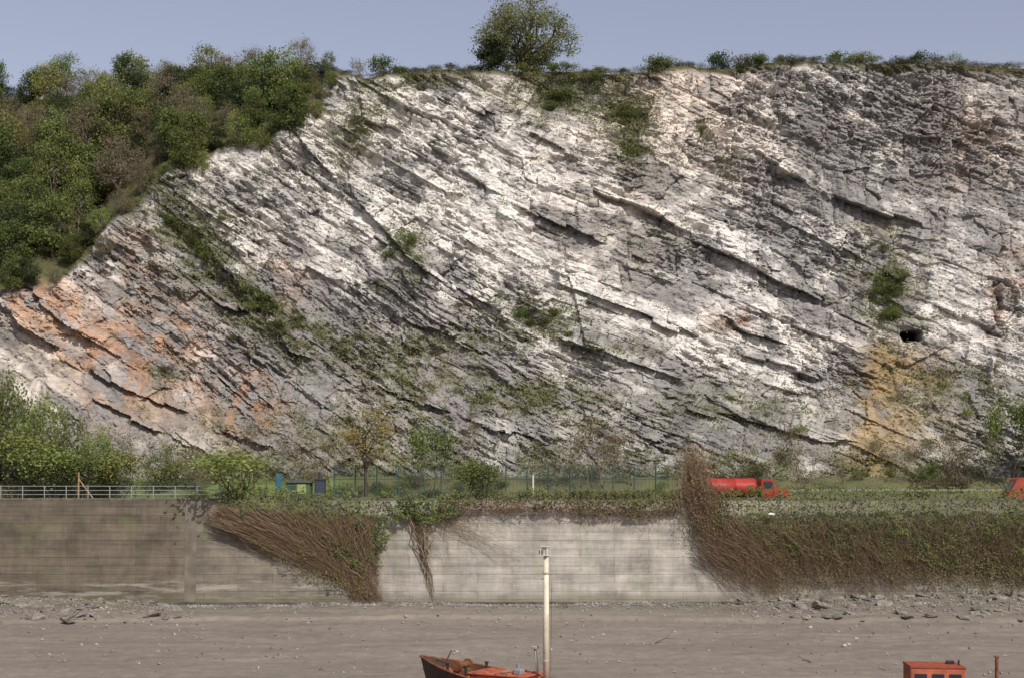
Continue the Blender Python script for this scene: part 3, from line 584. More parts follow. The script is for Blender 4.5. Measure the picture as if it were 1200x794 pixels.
# ------------------------------------------------------------ railings and fences
M_galv=simple("galvanised",(.38,.39,.38),.5,.25,4,metal=.3)
M_fen=simple("fence_green",(.05,.10,.085),.6,.3,4)
def posts(par,n,step,h,r,mat,x0=0,y=0):
    bm=bmesh.new();cyl(bm,(0,0,0),(0,0,h),r,r,8);o=done("post",bm,mat,par,(x0,y,0))
    for i in range(1,n):
        q=o.copy();COL.objects.link(q);q.parent=par;q.location=(x0+i*step,y,0)
rl=empty("metal_railing",(-48,120.3,.02));posts(rl,24,1.92,1.05,.04,M_galv,-22)
bm=bmesh.new()
for z in (1.05,.68,.32):cyl(bm,(-22,0,z),(22.4,0,z),.026,.026,8)
done("rails",bm,M_galv,rl);tag(rl,"grey metal railing on top of the retaining wall","railing")
gr=empty("guard_rail",(38,129.2,-.77));bm=bmesh.new()
prism2=[(0,0),(.03,.05),(-.02,.12),(.03,.19),(0,.24),(-.04,.24),(-.04,0)]
A=[]
for xx in (-15,24):A.append([bm.verts.new((xx,-p_[0]-.05,1.35+p_[1]*.8)) for p_ in prism2])
for i in range(len(prism2)):
    j=(i+1)%len(prism2);bm.faces.new((A[0][i],A[0][j],A[1][j],A[1][i]))
done("beam",bm,simple("beam_metal",(.34,.34,.32),.6,.3,3),gr)
posts(gr,14,2.9,1.5,.05,M_galv,-14.5,.06);tag(gr,"dull metal guard rail beside the road","guard rail")
def wire_fence(x0,x1,y,z0,h,step,label,mat,wire=.22,wr=.016,pr_=.06):
    e=empty("wire_fence",(x0,y,z0));n=int((x1-x0)/step);posts(e,n+1,step,h,pr_,mat);bm=bmesh.new();x=0
    for z in (h,h*.66,h*.33,.15):cyl(bm,(0,.0,z),(n*step,.0,z),.022,.022,4)
    while x<n*step:
        cyl(bm,(x,.03,.1),(x,.03,h-.05),wr,wr,3,False);x+=wire
    done("wire_mesh",bm,mat,e);tag(e,label,"fence")
wire_fence(-17,16.5,130.5,-.75,3.8,2.05,"tall blue-green wire mesh fence below the cliff",M_fen,.13,.019)
wire_fence(-47,-22,133.5,-.5,1.9,2.3,"low dark post and wire fence by the grass",M_fen,.3,.009,.045)
def g_at(x,y):return -.85+2.9*float(sstep(130.2,140,np.array(y)))
e=empty("timber_frame",(-38.6,121.5,-.1));bm=bmesh.new()
M_tim=simple("old_timber",(.40,.25,.13),.85,.4,5)
cyl(bm,(0,0,-.6),(.05,0,2.4),.085,.07,8);done("post",bm,M_tim,e)
bm=bmesh.new();cyl(bm,(1.75,0,-.5),(.08,0,1.75),.065,.06,8);done("brace",bm,M_tim,e)
bm=bmesh.new();cyl(bm,(-.3,.9,-.5),(.03,0,1.5),.05,.05,8);done("brace",bm,M_tim,e);tag(e,"brown timber post with slanting braces near the railing","post")
e=empty("site_hut",(-20.4,130.9,-.8));bm=bmesh.new();box(bm,(0,0,1.1),(2.3,1.8,2.2),.03);done("wall",bm,simple("hut_green",(.09,.14,.07),.8,.3,3),e)
bm=bmesh.new();prism(bm,[(-1.3,2.2),(1.3,2.2),(1.3,2.3),(0,2.55),(-1.3,2.3)],-1.05,1.05);done("roof",bm,simple("hut_roof",(.10,.11,.10),.8),e)
bm=bmesh.new();box(bm,(-.6,-.92,1.0),(.8,.05,1.9),.01);done("door",bm,simple("hut_door",(.05,.08,.06),.7),e)
bm=bmesh.new();box(bm,(.35,-.92,1.6),(.85,.04,.9),.01);done("panel",bm,simple("hut_panel",(.30,.36,.14),.7),e);tag(e,"small green hut with a pale panel beside the road","hut")
e=empty("metal_cabinet",(-18.4,131.0,-.8));bm=bmesh.new();box(bm,(0,0,1.25),(1.0,.7,2.5),.04);done("body",bm,simple("cab_dark",(.04,.045,.06),.6),e)
bm=bmesh.new();box(bm,(0,0,2.56),(1.15,.85,.1),.02);cyl(bm,(0,0,2.6),(0,0,3.3),.09,.09,8);done("cap",bm,simple("cab_cap",(.07,.07,.08),.6),e)
bm=bmesh.new();box(bm,(.0,-.365,1.2),(.8,.03,2.0),.01);done("door",bm,simple("cab_door",(.05,.06,.09),.5),e);tag(e,"dark metal cabinet with a vent pipe on the verge","cabinet")
e=empty("notice_post",(-22.7,131.3,-.8));bm=bmesh.new();cyl(bm,(0,0,0),(0,0,3.1),.06,.06,8);done("post",bm,M_fen,e)
bm=bmesh.new();box(bm,(.3,-.02,2.3),(.55,.05,1.5),.01);done("board",bm,simple("teal_board",(.05,.14,.19),.6),e);tag(e,"teal board on a green post at the roadside","sign")
e=empty("marker_post",(2.0,129.7,-.8));bm=bmesh.new();cyl(bm,(0,0,0),(0,0,3.0),.09,.08,10);done("pole",bm,simple("white_post",(.6,.6,.57),.6,.1),e)
bm=bmesh.new();cyl(bm,(0,0,3.0),(0,0,3.15),.13,.11,10);done("cap",bm,simple("post_cap",(.2,.2,.2),.6),e);tag(e,"slim white marker post with a dark cap","post")
# ------------------------------------------------------------ lorry
M_red=simple("red_paint",(.42,.045,.03),.45,.35,1.2);M_blk=simple("black_metal",(.03,.03,.03),.6);M_glass=simple("dark_glass",(.03,.04,.05),.1,.1);M_rub=simple("rubber",(.02,.02,.02),.9)
M_chr=simple("lamp_glass",(.8,.8,.75),.2,.1);M_rim=simple("rim",(.35,.05,.03),.5)
def wheel(par,x,y,r=.5):
    w=link("wheel",None,par,(x,y,r));bm=bmesh.new();cyl(bm,(0,-.14,0),(0,.14,0),r,r,20);done("tyre",bm,M_rub,w)
    bm=bmesh.new();cyl(bm,(0,-.16,0),(0,.16,0),r*.55,r*.55,14);done("rim",bm,M_rim,w)
tk=empty("tanker_lorry",(15.6,123.6,-.898))
bm=bmesh.new();box(bm,(4.6,0,.78),(8.9,.9,.22),.02);box(bm,(4.0,1.0,.85),(5.4,.1,.12));box(bm,(4.0,-1.0,.85),(5.4,.1,.12));done("chassis",bm,M_blk,tk)
bm=bmesh.new();ns=26;rings=[]
for xx,k in [(0,.0),(.03,.55),(.15,.85),(.4,1),(2.2,1),(2.24,1.02),(2.3,1.02),(2.34,1),(4.4,1),(4.44,1.02),(4.5,1.02),(4.54,1),(6.05,1),(6.3,.86),(6.42,.55),(6.45,.0)]:
    rings.append([bm.verts.new((.1+xx,1.12*max(k,.01)*math.cos(2*math.pi*i/ns),1.83+.88*max(k,.01)*math.sin(2*math.pi*i/ns))) for i in range(ns)])
for a_,b_ in zip(rings,rings[1:]):
    for i in range(ns):j=(i+1)%ns;bm.faces.new((a_[i],a_[j],b_[j],b_[i]))
bm.faces.new(rings[0]);bm.faces.new(rings[-1]);done("tank",bm,M_red,tk,smooth=True)
for xx in (1.3,3.4,5.3):
    bm=bmesh.new();cyl(bm,(xx,0,2.66),(xx,0,2.84),.28,.26,14);done("manhole",bm,M_blk,tk)
bm=bmesh.new();box(bm,(3.3,.45,2.72),(5,.05,.05));box(bm,(3.3,-.45,2.72),(5,.05,.05));done("walkway",bm,M_blk,tk)
bm=bmesh.new();prism(bm,[(6.75,.75),(9.35,.75),(9.42,.95),(9.4,1.55),(9.2,1.68),(8.15,1.78),(7.85,2.5),(7.7,2.62),(6.8,2.62),(6.75,2.5)],-1.08,1.08)
bmesh.ops.bevel(bm,geom=list(bm.edges),offset=.06,segments=2,affect='EDGES');done("cab",bm,M_red,tk)
for y0,y1 in ((-1.10,-1.085),(1.085,1.10)):
    bm=bmesh.new();prism(bm,[(6.95,1.75),(7.95,1.75),(7.72,2.4),(6.95,2.4)],y0,y1);done("side_window",bm,M_glass,tk)
bm=bmesh.new();v_=[bm.verts.new(c) for c in [(8.17,-.92,1.82),(8.17,.92,1.82),(7.90,.92,2.46),(7.90,-.92,2.46)]];bm.faces.new(v_);r=bmesh.ops.solidify(bm,geom=list(bm.faces),thickness=-.02);done("windscreen",bm,M_glass,tk)
bm=bmesh.new();box(bm,(9.5,0,.72),(.16,2.2,.24),.03);done("bumper",bm,simple("bumper_white",(.6,.6,.58),.5),tk)
for sy in (-.8,.8):
    bm=bmesh.new();cyl(bm,(9.38,sy,1.15),(9.47,sy,1.15),.13,.11,14);done("headlight",bm,M_chr,tk)
for sy in (-1.0,1.0):
    bm=bmesh.new();prism(bm,[(7.9,.6),(8.1,1.1),(8.5,1.25),(8.95,1.1),(9.15,.6),(9.05,.6),(8.85,1.0),(8.5,1.12),(8.2,1.0),(8.02,.6)],sy-.2,sy+.2);done("mudguard",bm,M_blk,tk)
    wheel(tk,8.55,sy*.98);wheel(tk,1.5,sy*.98);wheel(tk,2.7,sy*.98)
tag(tk,"red tanker lorry with a long tank driving along the road","lorry")
vn_=empty("van",(44.4,123.2,-.898),0)
bm=bmesh.new();prism(bm,[(-.0,.45),(-.05,1.1),(.1,1.3),(.9,2.6),(1.15,2.75),(5.2,2.75),(5.4,2.4),(5.4,.45)],-.98,.98)
bmesh.ops.bevel(bm,geom=list(bm.edges),offset=.07,segments=2,affect='EDGES');done("body",bm,simple("van_red",(.40,.075,.05),.6,.3,1.5),vn_)
bm=bmesh.new();v_=[bm.verts.new(c) for c in [(.20,-.8,1.53),(.20,.8,1.53),(.77,.75,2.45),(.77,-.75,2.45)]];bm.faces.new(v_);bmesh.ops.solidify(bm,geom=list(bm.faces),thickness=.03);done("windscreen",bm,simple("pale_glass",(.4,.42,.42),.15),vn_)
for sy in (-.7,.7):
    bm=bmesh.new();cyl(bm,(-.06,sy,.95),(.02,sy,.95),.12,.12,12);done("headlight",bm,M_chr,vn_)
bm=bmesh.new();box(bm,(-.1,0,.55),(.14,1.85,.18),.03);done("bumper",bm,M_blk,vn_)
for sy in (-.9,.9):wheel(vn_,.95,sy,.36);wheel(vn_,4.4,sy,.36)
tag(vn_,"faded red van with a sloping front on the road","van")
# ------------------------------------------------------------ trees along the road
def rt(u,vt,vb,Y,kind,wd,label,name="tree"):
    x=(u-600)/F*Y;z0=CZ+(570-vb)/F*Y;H=(vb-vt)/F*Y;v=random.choice(TV[kind]);e=empty(name,(x,Y,z0),random.random()*6.28)
    base=5.2 if kind not in('bare','airy','upright') else 4.2;s=(wd/F*Y)/base;e.scale=(s,s,H/6.5);link("trunk",v[0],e);link("crown",v[1],e);tag(e,label,"tree")
for a in [(-30,445,590,135,'fresh',80,"pale green tree at the foot of the cliff"),(8,436,590,135,'fresh',66,"pale green tree at the foot of the cliff"),(45,460,590,135,'fresh',60,"pale green tree at the foot of the cliff"),(80,480,590,134,'fresh',56,"pale green tree at the foot of the cliff"),(20,495,592,132,'airy',80,"low bushy green tree behind the railing"),(62,512,592,132,'airy',70,"low bushy green tree behind the railing"),(98,525,592,132,'airy',60,"low bushy green tree behind the railing"),
 (118,500,588,134,'fresh',50,"pale green young tree below the cliff"),(145,520,588,134,'airy',55,"small green tree below the cliff"),(160,490,588,134,'bare',38,"thin nearly leafless tree by the road"),(190,520,588,135,'fresh',50,"pale green young tree below the cliff"),(228,528,588,136,'brown',50,"brownish young tree below the cliff"),
 (275,518,596,120.6,'airy',92,"bright green leafy tree overhanging the wall"),(298,480,590,134,'bare',48,"nearly leafless young tree below the cliff"),(350,510,588,136,'bare',60,"sparse brownish young tree below the cliff"),(390,505,588,136,'bare',45,"sparse brownish young tree below the cliff"),
 (508,484,610,120.2,'upright',62,"tall airy green tree rooted on top of the wall"),(568,528,604,120.4,'airy',56,"bushy greenish young tree on top of the wall"),(550,478,588,134,'bare',30,"slender leafless tree by the road"),
 (708,470,588,132,'bare',75,"leafless branching tree beside the fence"),(690,480,588,133,'bare',40,"slender leafless tree beside the fence"),(745,490,588,136,'bare',60,"leafless young tree below the cliff"),(940,485,588,134,'bare',52,"sparse small tree below the cliff"),
 (1185,455,590,134,'upright',60,"airy green tree growing at the foot of the cliff"),(1218,440,590,135,'airy',70,"green tree growing at the foot of the cliff"),(1120,520,588,135,'brown',50,"brownish young tree below the cliff"),(1065,510,588,136,'bare',60,"sparse small tree below the cliff"),(1150,500,588,136,'bare',50,"sparse small tree below the cliff"),(990,525,588,136,'bare',46,"sparse small tree below the cliff"),(640,530,588,136,'bare',50,"leafless young tree below the cliff"),(860,520,588,136,'bare',45,"leafless young tree below the cliff")]:rt(*a)
YT=as_tree(dtree(97,9.9,5.6,M_yellow,M_barkd,1700,.18,.34,36,z0=.42,r=.22,ntw=5,twl=.8,nlimb=7,tw=.014))
e=empty("tree",((430-600)/F*129.5,129.5,-.85),.5);link("trunk",YT[0],e);link("crown",YT[1],e);tag(e,"slender tree with yellow-brown young leaves beside the road","tree")
nb=0
while nb<56:
    u=random.uniform(-20,1220);Y=random.uniform(131.5,138.5);x=(u-600)/F*Y
    if 205<u<440 and random.random()<.75:continue
    k=random.choice(['green','fresh','heath','brown','fresh','brown']);nb+=1
    put_shrub(random.choice(SV[k]),(x,Y,g_at(x,Y)-.1),random.uniform(.45,1.0),"tangled roadside bush below the cliff","bushes along the verge")
# ------------------------------------------------------------ hanging plants on the wall
def inpoly(px,py,poly):
    c=np.zeros(px.shape,bool);n=len(poly)
    for i in range(n):
        x1,y1=poly[i];x2,y2=poly[(i+1)%n]
        cond=((y1>py)!=(y2>py))&(px<(x2-x1)*(py-y1)/(y2-y1+1e-9)+x1);c^=cond
    return c
def toW(u,v,out):
    return np.stack([(u-600)/F*119.8,119.75-out+0*v,CZ+(570-v)/F*119.8],-1)
def ivy(poly,n,size,mat,seed,bulge=.8,thin=None,off=.15,hole=.27):
    rng=np.random.RandomState(seed);p=np.array(poly,float);lo=p.min(0);hi=p.max(0);U_=[];V_=[]
    while len(U_)<n:
        u=rng.uniform(lo[0],hi[0],n);v=rng.uniform(lo[1],hi[1],n)
        ww=fbm(u/14,v/14,seed,3);ok=inpoly(u+14*(fbm(v/9,u/9,seed+3,2)-.5),v+18*(fbm(u/9,v/9,seed+5,2)-.5),poly)&(ww>hole)
        if thin:ok&=rng.rand(n)<thin(u,v)
        U_+=list(u[ok]);V_+=list(v[ok])
    u=np.array(U_[:n]);v=np.array(V_[:n]);fr=(v-lo[1])/(hi[1]-lo[1])
    out=off+bulge*(1.25*fbm(u/12,v/12,seed+9,3)**1.3)*(1-.35*fr)*(.7+.4*rng.rand(n))
    c=toW(u,v,out);top=v<585;c[top,1]=119.7+rng.rand(top.sum())*1.4
    lc,lf=leaf_quads(c,size,rng,nrm=(0,-.5,.6));ti=np.repeat(np.clip(1.3*fbm(u/10,v/10,seed+12,3)-.3+.45*rng.rand(n),0,1),4)
    return np_mesh("leaves",lc,lf,[mat],tint=ti)
def strands(starts,fn,n,seed,r=.022,segs=7,o0=.1,o1=.4,keep=.5):
    rng=np.random.RandomState(seed);S=[];T=[]
    for i in range(n):
        a=starts(rng);b=fn(rng,a);p=None;o=o0+o1*rng.rand();tt=rng.rand();rr=r*(.5+rng.rand())
        for k in range(segs+1):
            t=k/segs;u=a[0]+(b[0]-a[0])*t+rng.normal()*2.2;v=a[1]+(b[1]-a[1])*(t**1.05)+rng.normal()*1.3
            q=toW(u,v,max(.03,o*(1-keep*t)+.08*math.sin(3*t+i)));
            if p is not None:S.append((*p,*q,rr*(1-.6*(t-1/segs)),rr*(1-.6*t)));T.append(tt)
            p=q
    co,f=tubes(S,3);return np_mesh("stems",co,f,[M_twig],tint=np.repeat(np.array(T),6))
def hang(name,leafs,stems,label):
    e=empty(name,(0,0,0))
    for l in leafs:link("leaves",l,e)
    for s in stems:link("stems",s,e)
    tag(e,label,"creeper");return e
lp=[(246,574),(300,570),(380,576),(440,580),(470,584),(500,590),(478,602),(460,612),(452,640),(444,664),(425,674),(400,655),(375,634),(340,618),(300,608),(262,597)]
L1=ivy(lp,11500,.16,M_ivy,201,.8,thin=lambda u,v:np.clip(1.2-(v-588)/(24+.72*np.maximum(u-310,0)),.05,1),off=.45)
lb=[(255,590),(330,612),(380,630),(420,650),(438,700),(425,704),(398,692),(355,676),(318,650),(280,620)]
L1b=ivy(lb,4200,.11,M_stemleaf,202,.9,off=.3)
def s1(r):
    t=r.rand();return (248+192*t,590+26*r.rand()+12*t)
def e1(r,a):
    t=(a[0]-250)/190;k=r.rand()**.8;return (a[0]+(430-a[0])*(.30+.62*k)+r.normal()*9,a[1]+ (706-a[1])*(.38+.60*k*(.55+.45*t)))
S1=strands(s1,e1,2500,203,.013,9,o0=.4,o1=.75,keep=.6)
S1b=strands(lambda r:(395+r.rand()*40,640+r.rand()*30),lambda r,a:(414+r.rand()*36,699+r.rand()*9),320,204,.014,o0=.3,o1=.5)
hang("hanging_ivy",[L1,L1b],[S1,S1b],"ivy with green top and brown stems slanting down the wall")
S2=strands(lambda r:(474+r.rand()*22,595+r.rand()*8),lambda r,a:(508+r.normal()*3,700+r.rand()*6),12,205,.045,10)
S2b=strands(lambda r:(478+r.rand()*60,598+r.rand()*10),lambda r,a:(a[0]+abs(r.normal())*50,625+r.rand()*40),60,206,.011,8)
L2=ivy([(462,580),(545,580),(540,602),(505,612),(470,606)],2600,.17,M_ivy,207,.7,off=.3)
L2b=ivy([(480,606),(508,606),(504,650),(494,645)],300,.13,M_stemleaf,217,.5)
hang("hanging_creeper",[L2,L2b],[S2,S2b],"bare woody creeper roots trailing down the pale wall")
L3=ivy([(515,576),(800,573),(800,600),(740,607),(700,603),(640,597),(560,598),(515,598)],6000,.16,M_heath,208,.8,hole=.2)
L3b=ivy([(520,575),(800,572),(800,593),(640,590),(520,591)],4600,.16,M_ivy,209,.9,off=.3)
S3=strands(lambda r:(520+280*r.rand(),584+8*r.rand()),lambda r,a:(a[0]+r.normal()*16,a[1]+8+30*r.rand()**2),520,210,.010,5,o0=.4,o1=.6)
hang("wall_top_creeper",[L3,L3b],[S3],"low brown and green creeper fringe draped over the wall top")
rp=[(812,574),(900,569),(1010,568),(1120,570),(1230,568),(1330,570),(1330,672),(1230,676),(1190,672),(1120,668),(1060,656),(1000,652),(950,650),(900,638),(862,622),(838,612),(815,600)]
L4=ivy(rp,38000,.15,M_ivy,211,.8,thin=lambda u,v:np.clip(1.3-(v-606)/(46+.07*(u-800)),.07,1),off=.5,hole=.10)
rb=[(835,600),(900,615),(1000,630),(1100,640),(1330,645),(1330,694),(1220,696),(1130,688),(1060,680),(1000,680),(930,694),(890,692),(862,662)]
L4b=ivy(rb,12000,.11,M_stemleaf,212,1.0,off=.35,hole=.15)
def s4(r):
    t=r.rand()**1.2;return (812+520*t,600+50*r.rand())
def e4(r,a):
    lim=694 if a[0]<900 else 684+14*math.sin(a[0]/37.);dx=62 if a[0]<870 else 26
    return (a[0]+dx*(.4+.9*r.rand())+r.normal()*10,min(a[1]+20+65*r.rand(),lim+r.normal()*9))
S4=strands(s4,e4,4000,213,.012,8,o0=.5,o1=.7,keep=.5)
S4b=strands(lambda r:(1040+290*r.rand(),650+15*r.rand()),lambda r,a:(a[0]+r.normal()*14+8,688+r.rand()*16),300,214,.014)
hang("hanging_ivy",[L4,L4b],[S4,S4b],"broad green ivy curtain with a brown lower fringe")
rng=np.random.RandomState(5);SG=[];TT=[];tips=[]
for i in range(420):
    p=np.array([(815-600)/F*120+rng.normal()*.5,120.2+rng.normal()*.35,-.2]);h=(.3+.7*rng.rand())*5.0;lean=rng.normal()*.10;k=7;tt=rng.rand()
    for s in range(k):
        q=p+np.array([lean*h/k+rng.normal()*.17,rng.normal()*.12-.02,h/k]);SG.append((*p,*q,.016*(1-s/k*.7),.016*(1-(s+1)/k*.7)));TT.append(tt);p=q
        if s>0:tips.append(p)
for i in range(300):
    p=np.array([(820-600)/F*120+rng.normal()*.9,119.6-rng.rand()*.6,.6+rng.rand()]);k=6;L_=1.5+3.4*rng.rand();tt=rng.rand()
    for s in range(k):
        q=p+np.array([rng.normal()*.12+.1,-.05+rng.normal()*.04,-L_/k]);q[1]=min(q[1],119.5);SG.append((*p,*q,.014,.011));TT.append(tt);p=q
        tips.append(p)
co,f=tubes(SG,3);st_me=np_mesh("stems",co,f,[M_twig],tint=np.repeat(np.array(TT),6))
tips=np.array(tips);NN=6200;ii=rng.randint(0,len(tips),NN);c=tips[ii]+rng.normal(size=(NN,3))*.28;c[:,1]=np.where(c[:,2]<0,np.minimum(c[:,1],119.45),c[:,1])
lc,lf=leaf_quads(c,.14,rng);lm=np_mesh("foliage",lc,lf,[M_stemleaf],tint=np.repeat(rng.rand(NN),4))
e=empty("overgrown_bush",(0,0,0));link("stems",st_me,e);link("foliage",lm,e);tag(e,"tall tangled brown bush straggling over the wall edge","bush")
bm=bmesh.new();bmesh.ops.create_icosphere(bm,subdivisions=2,radius=.22)
for v in bm.verts:v.co*=random.uniform(.65,1.25);v.co.z*=.6;v.co.x*=1.2
o=done("plastic_bag",bm,simple("white_plastic",(.75,.75,.75),.5,.1),loc=((904-600)/F*118.4,118.4,CZ+(570-602)/F*118.4));tag(o,"crumpled white plastic bag caught in the ivy","bag")
# ------------------------------------------------------------ rocks
M_r1=simple("shore_rock",(.27,.24,.20),.85,.5,3,bump=.05);M_r2=simple("pale_stone",(.42,.39,.35),.85,.35,3,bump=.03);M_r3=simple("dark_rock",(.19,.17,.14),.8,.5,3,bump=.05)
def rockme(seed,sx,sy,sz,mat):
    r=random.Random(seed);bm=bmesh.new()
    for i in range(22):
        bm.verts.new((sx*r.uniform(-.5,.5),sy*r.uniform(-.5,.5),sz*r.uniform(-.5,.5)))
    bmesh.ops.convex_hull(bm,input=list(bm.verts));bmesh.ops.delete(bm,geom=[v for v in bm.verts if not v.link_faces],context='VERTS')
    bmesh.ops.bevel(bm,geom=list(bm.edges),offset=.03,segments=1,affect='EDGES')
    me=bpy.data.meshes.new("rock");bm.to_mesh(me);bm.free();me.materials.append(mat);return me
SL=[rockme(i,2.0,1.4,.5,M_r1 if i%3 else M_r3) for i in range(7)];ST=[rockme(20+i,.9,.8,.6,M_r1) for i in range(5)];PB=[rockme(40+i,.5,.45,.32,M_r2) for i in range(4)]
def rocks(n,ur,vr,lib,smin,smax,label,group,tilt=.15):
    for i in range(n):
        u=random.uniform(*ur);v=vr[0]+(vr[1]-vr[0])*random.random()**1.4;p=mud_uv(u,v)
        o=link("rock",random.choice(lib),None,p+Vector((0,0,random.uniform(-.02,.08))));s=smin+(smax-smin)*random.random()**1.6;o.scale=(s,s,s*random.uniform(.8,1.4));o.rotation_euler=(random.gauss(0,tilt),random.gauss(.14,tilt),random.uniform(-.6,.6));tag(o,label,"rock",group)
rocks(80,(-30,215),(696,728),SL,.2,1.0,"flat slab of grey bedrock lying on the mud","rock slabs at the foot of the wall",.2)
rocks(105,(850,1230),(694,726),SL,.2,1.1,"flat slab of grey bedrock lying on the mud","rock slabs at the foot of the wall",.2)
rocks(38,(840,1230),(692,716),ST,.4,1.1,"lumpy grey boulder at the foot of the wall","boulders at the foot of the wall",.5)
rocks(2,(1180,1200),(690,698),ST,1.6,2.0,"large grey boulder against the wall","boulders at the foot of the wall",.3)
rocks(50,(-20,1220),(712,790),PB,.2,.6,"small pale stone scattered on the mud","pale stones on the mud",.4)
rocks(18,(90,240),(712,775),PB,.3,.7,"small pale stone scattered on the mud","pale stones on the mud",.4)
rocks(6,(940,1010),(722,762),PB,.6,1.1,"pale stone block half sunk in the mud","pale stones on the mud",.4)
rng=np.random.RandomState(9);Ng=9000;cs=[]
for i in range(Ng):
    x=rng.uniform(-60,60);wd=3.8 if (x>18 or x<-28) else .9;y=119.0-abs(rng.normal())*wd;cs.append((x,y,mudz(x,y)+.02))
for i in range(1600):
    x=rng.uniform(-60,60);y=rng.uniform(88,118);cs.append((x,y,mudz(x,y)+.02))
cs=np.array(cs);n=len(cs);s=.05+.15*rng.rand(n)**3
tet=np.array([(1,0,0),(-.5,.87,0),(-.5,-.87,0),(0,0,.9)])
an=rng.rand(n)*6.28;ca=np.cos(an);sa=np.sin(an)
co=np.stack([tet[None,:,0]*ca[:,None]-tet[None,:,1]*sa[:,None],tet[None,:,0]*sa[:,None]+tet[None,:,1]*ca[:,None],np.repeat(tet[None,:,2],n,0)],-1)*s[:,None,None]+cs[:,None,:]
b4=np.arange(n)[:,None]*4;ff=np.concatenate([b4+np.array([0,1,3]),b4+np.array([1,2,3]),b4+np.array([2,0,3])])
tag(link("gravel",np_mesh("gravel",co.reshape(-1,3),ff,[simple("gravel_stone",(.30,.27,.24),.9,.6,.8)])),"loose gravel and small stones on the mud","gravel",kind="stuff")
for (u,v,L_,a) in [(768,753,2.0,.25),(950,776,1.8,2.2),(80,728,2.4,.1)]:
    p=mud_uv(u,v);s,tp=skeleton(int(u),L_,L_*.5,2,2,.5,.5);co,f=tubes(s,5)
    o=link("driftwood",np_mesh("driftwood",co,f,[M_barkd],smooth=True),None,p+Vector((0,0,.05)));o.rotation_euler=(0,math.radians(84),a);tag(o,"forked dark driftwood branch lying on the mud","branch")
# ------------------------------------------------------------ boats
M_hull=simple("hull_black",(.035,.028,.025),.6,.3,2,c2=(.10,.045,.025));M_deck=simple("deck_red",(.42,.10,.05),.7,.4,2.5,c2=(.20,.07,.04));M_or=simple("hatch_orange",(.50,.13,.06),.7,.3,2,c2=(.25,.08,.05));M_cream=simple("mast_cream",(.74,.69,.55),.5,.2,2,c2=(.55,.47,.34));M_rust=simple("rust",(.22,.09,.04),.85,.5,4)
def hull(par,Lg,beam,zs,zk,deckdrop,mat,mdeck):
    st=18;bm=bmesh.new();R_=[];dk=[]
    for i in range(st+1):
        t=i/st;hb=beam/2*(1-(1-min(t/.42,1))**2.1)*(1 if t<.75 else 1-.35*((t-.75)/.25)**2)+.03
        zt=zs(t);x=t*Lg
        pr=[(0,zk),(hb*.55*t**.15,zk+.05),(hb*.86,zk+.7),(hb*.97,zt-.4),(hb,zt),(hb-.09,zt),(hb-.10,zt-deckdrop)]
        row=[]
        for k,(y,z) in enumerate(pr):
            xo=x-.9*(1-t)**4*((z-zk)/(zt-zk));row.append(bm.verts.new((xo,-max(y,0),z)))
        row2=[bm.verts.new((v.co.x,-v.co.y,v.co.z)) for v in row[1:]]
        R_.append((row,[row[0]]+row2));dk.append((row[-1].co.copy(),row2[-1].co.copy()))
    for a_,b_ in zip(R_,R_[1:]):
        for s in (0,1):
            for k in range(6):bm.faces.new((a_[s][k],a_[s][k+1],b_[s][k+1],b_[s][k]))
    q=R_[-1]
    for k in range(6):
        try:bm.faces.new((q[0][k],q[0][k+1],q[1][k+1],q[1][k]))
        except Exception:pass
    done("hull",bm,mat,par)
    bm=bmesh.new();pv=None
    for a_,b_ in dk:
        c=(bm.verts.new(a_+Vector((0,.02,.05))),bm.verts.new(b_+Vector((0,-.02,.05))))
        if pv:bm.faces.new((pv[0],pv[1],c[1],c[0]))
        pv=c
    done("deck",bm,mdeck,par)
bt=empty("boat",(-4.4,77,-11.7),math.radians(-30));Lb=9.4
sheer=lambda t:2.1+1.0*max(0,1-t/.7)**1.6-.25*max(0,t-.7)/.3
hull(bt,Lb,3.8,sheer,0,.45,M_hull,M_deck)
bm=bmesh.new()
for sgn in (-1,1):
    pv=None
    for i in range(19):
        t=i/18;hb=3.8/2*(1-(1-min(t/.42,1))**2.1)*(1 if t<.75 else 1-.35*((t-.75)/.25)**2)+.03
        c=Vector((t*Lb-.9*(1-t)**4,sgn*hb,sheer(t)+.03))
        if pv:cyl(bm,pv,c,.06,.06,6)
        pv=c
done("rubbing_rail",bm,M_rust,bt)
bm=bmesh.new();box(bm,(4.6,.1,2.15),(3.4,2.0,.62),.06);box(bm,(4.6,.1,2.51),(3.6,2.2,.1),.03)
for i in range(5):box(bm,(3.2+i*.7,.1,2.59),(.08,2.2,.06))
done("hatch",bm,M_or,bt)
bm=bmesh.new();box(bm,(1.9,0,2.45),(.7,.9,.35),.04);cyl(bm,(1.9,-.6,2.8),(1.9,.6,2.8),.2,.2,12);cyl(bm,(1.9,-.66,2.8),(1.9,-.5,2.8),.3,.3,12);cyl(bm,(1.9,.66,2.8),(1.9,.5,2.8),.3,.3,12);done("winch",bm,M_rust,bt)
bm=bmesh.new();cyl(bm,(.7,-.1,2.6),(1.1,.1,3.55),.05,.035,8);cyl(bm,(.1,.1,3.0),(.7,.0,2.9),.07,.07,8);done("davit",bm,M_barkd,bt)
for xx,yy in [(1.2,-.45),(1.2,.45),(2.8,-1.1),(2.8,1.1)]:
    bm=bmesh.new();cyl(bm,(xx,yy,2.2),(xx,yy,2.85),.08,.08,8);cyl(bm,(xx,yy,2.85),(xx,yy,2.92),.12,.12,8);done("bollard",bm,M_blk,bt)
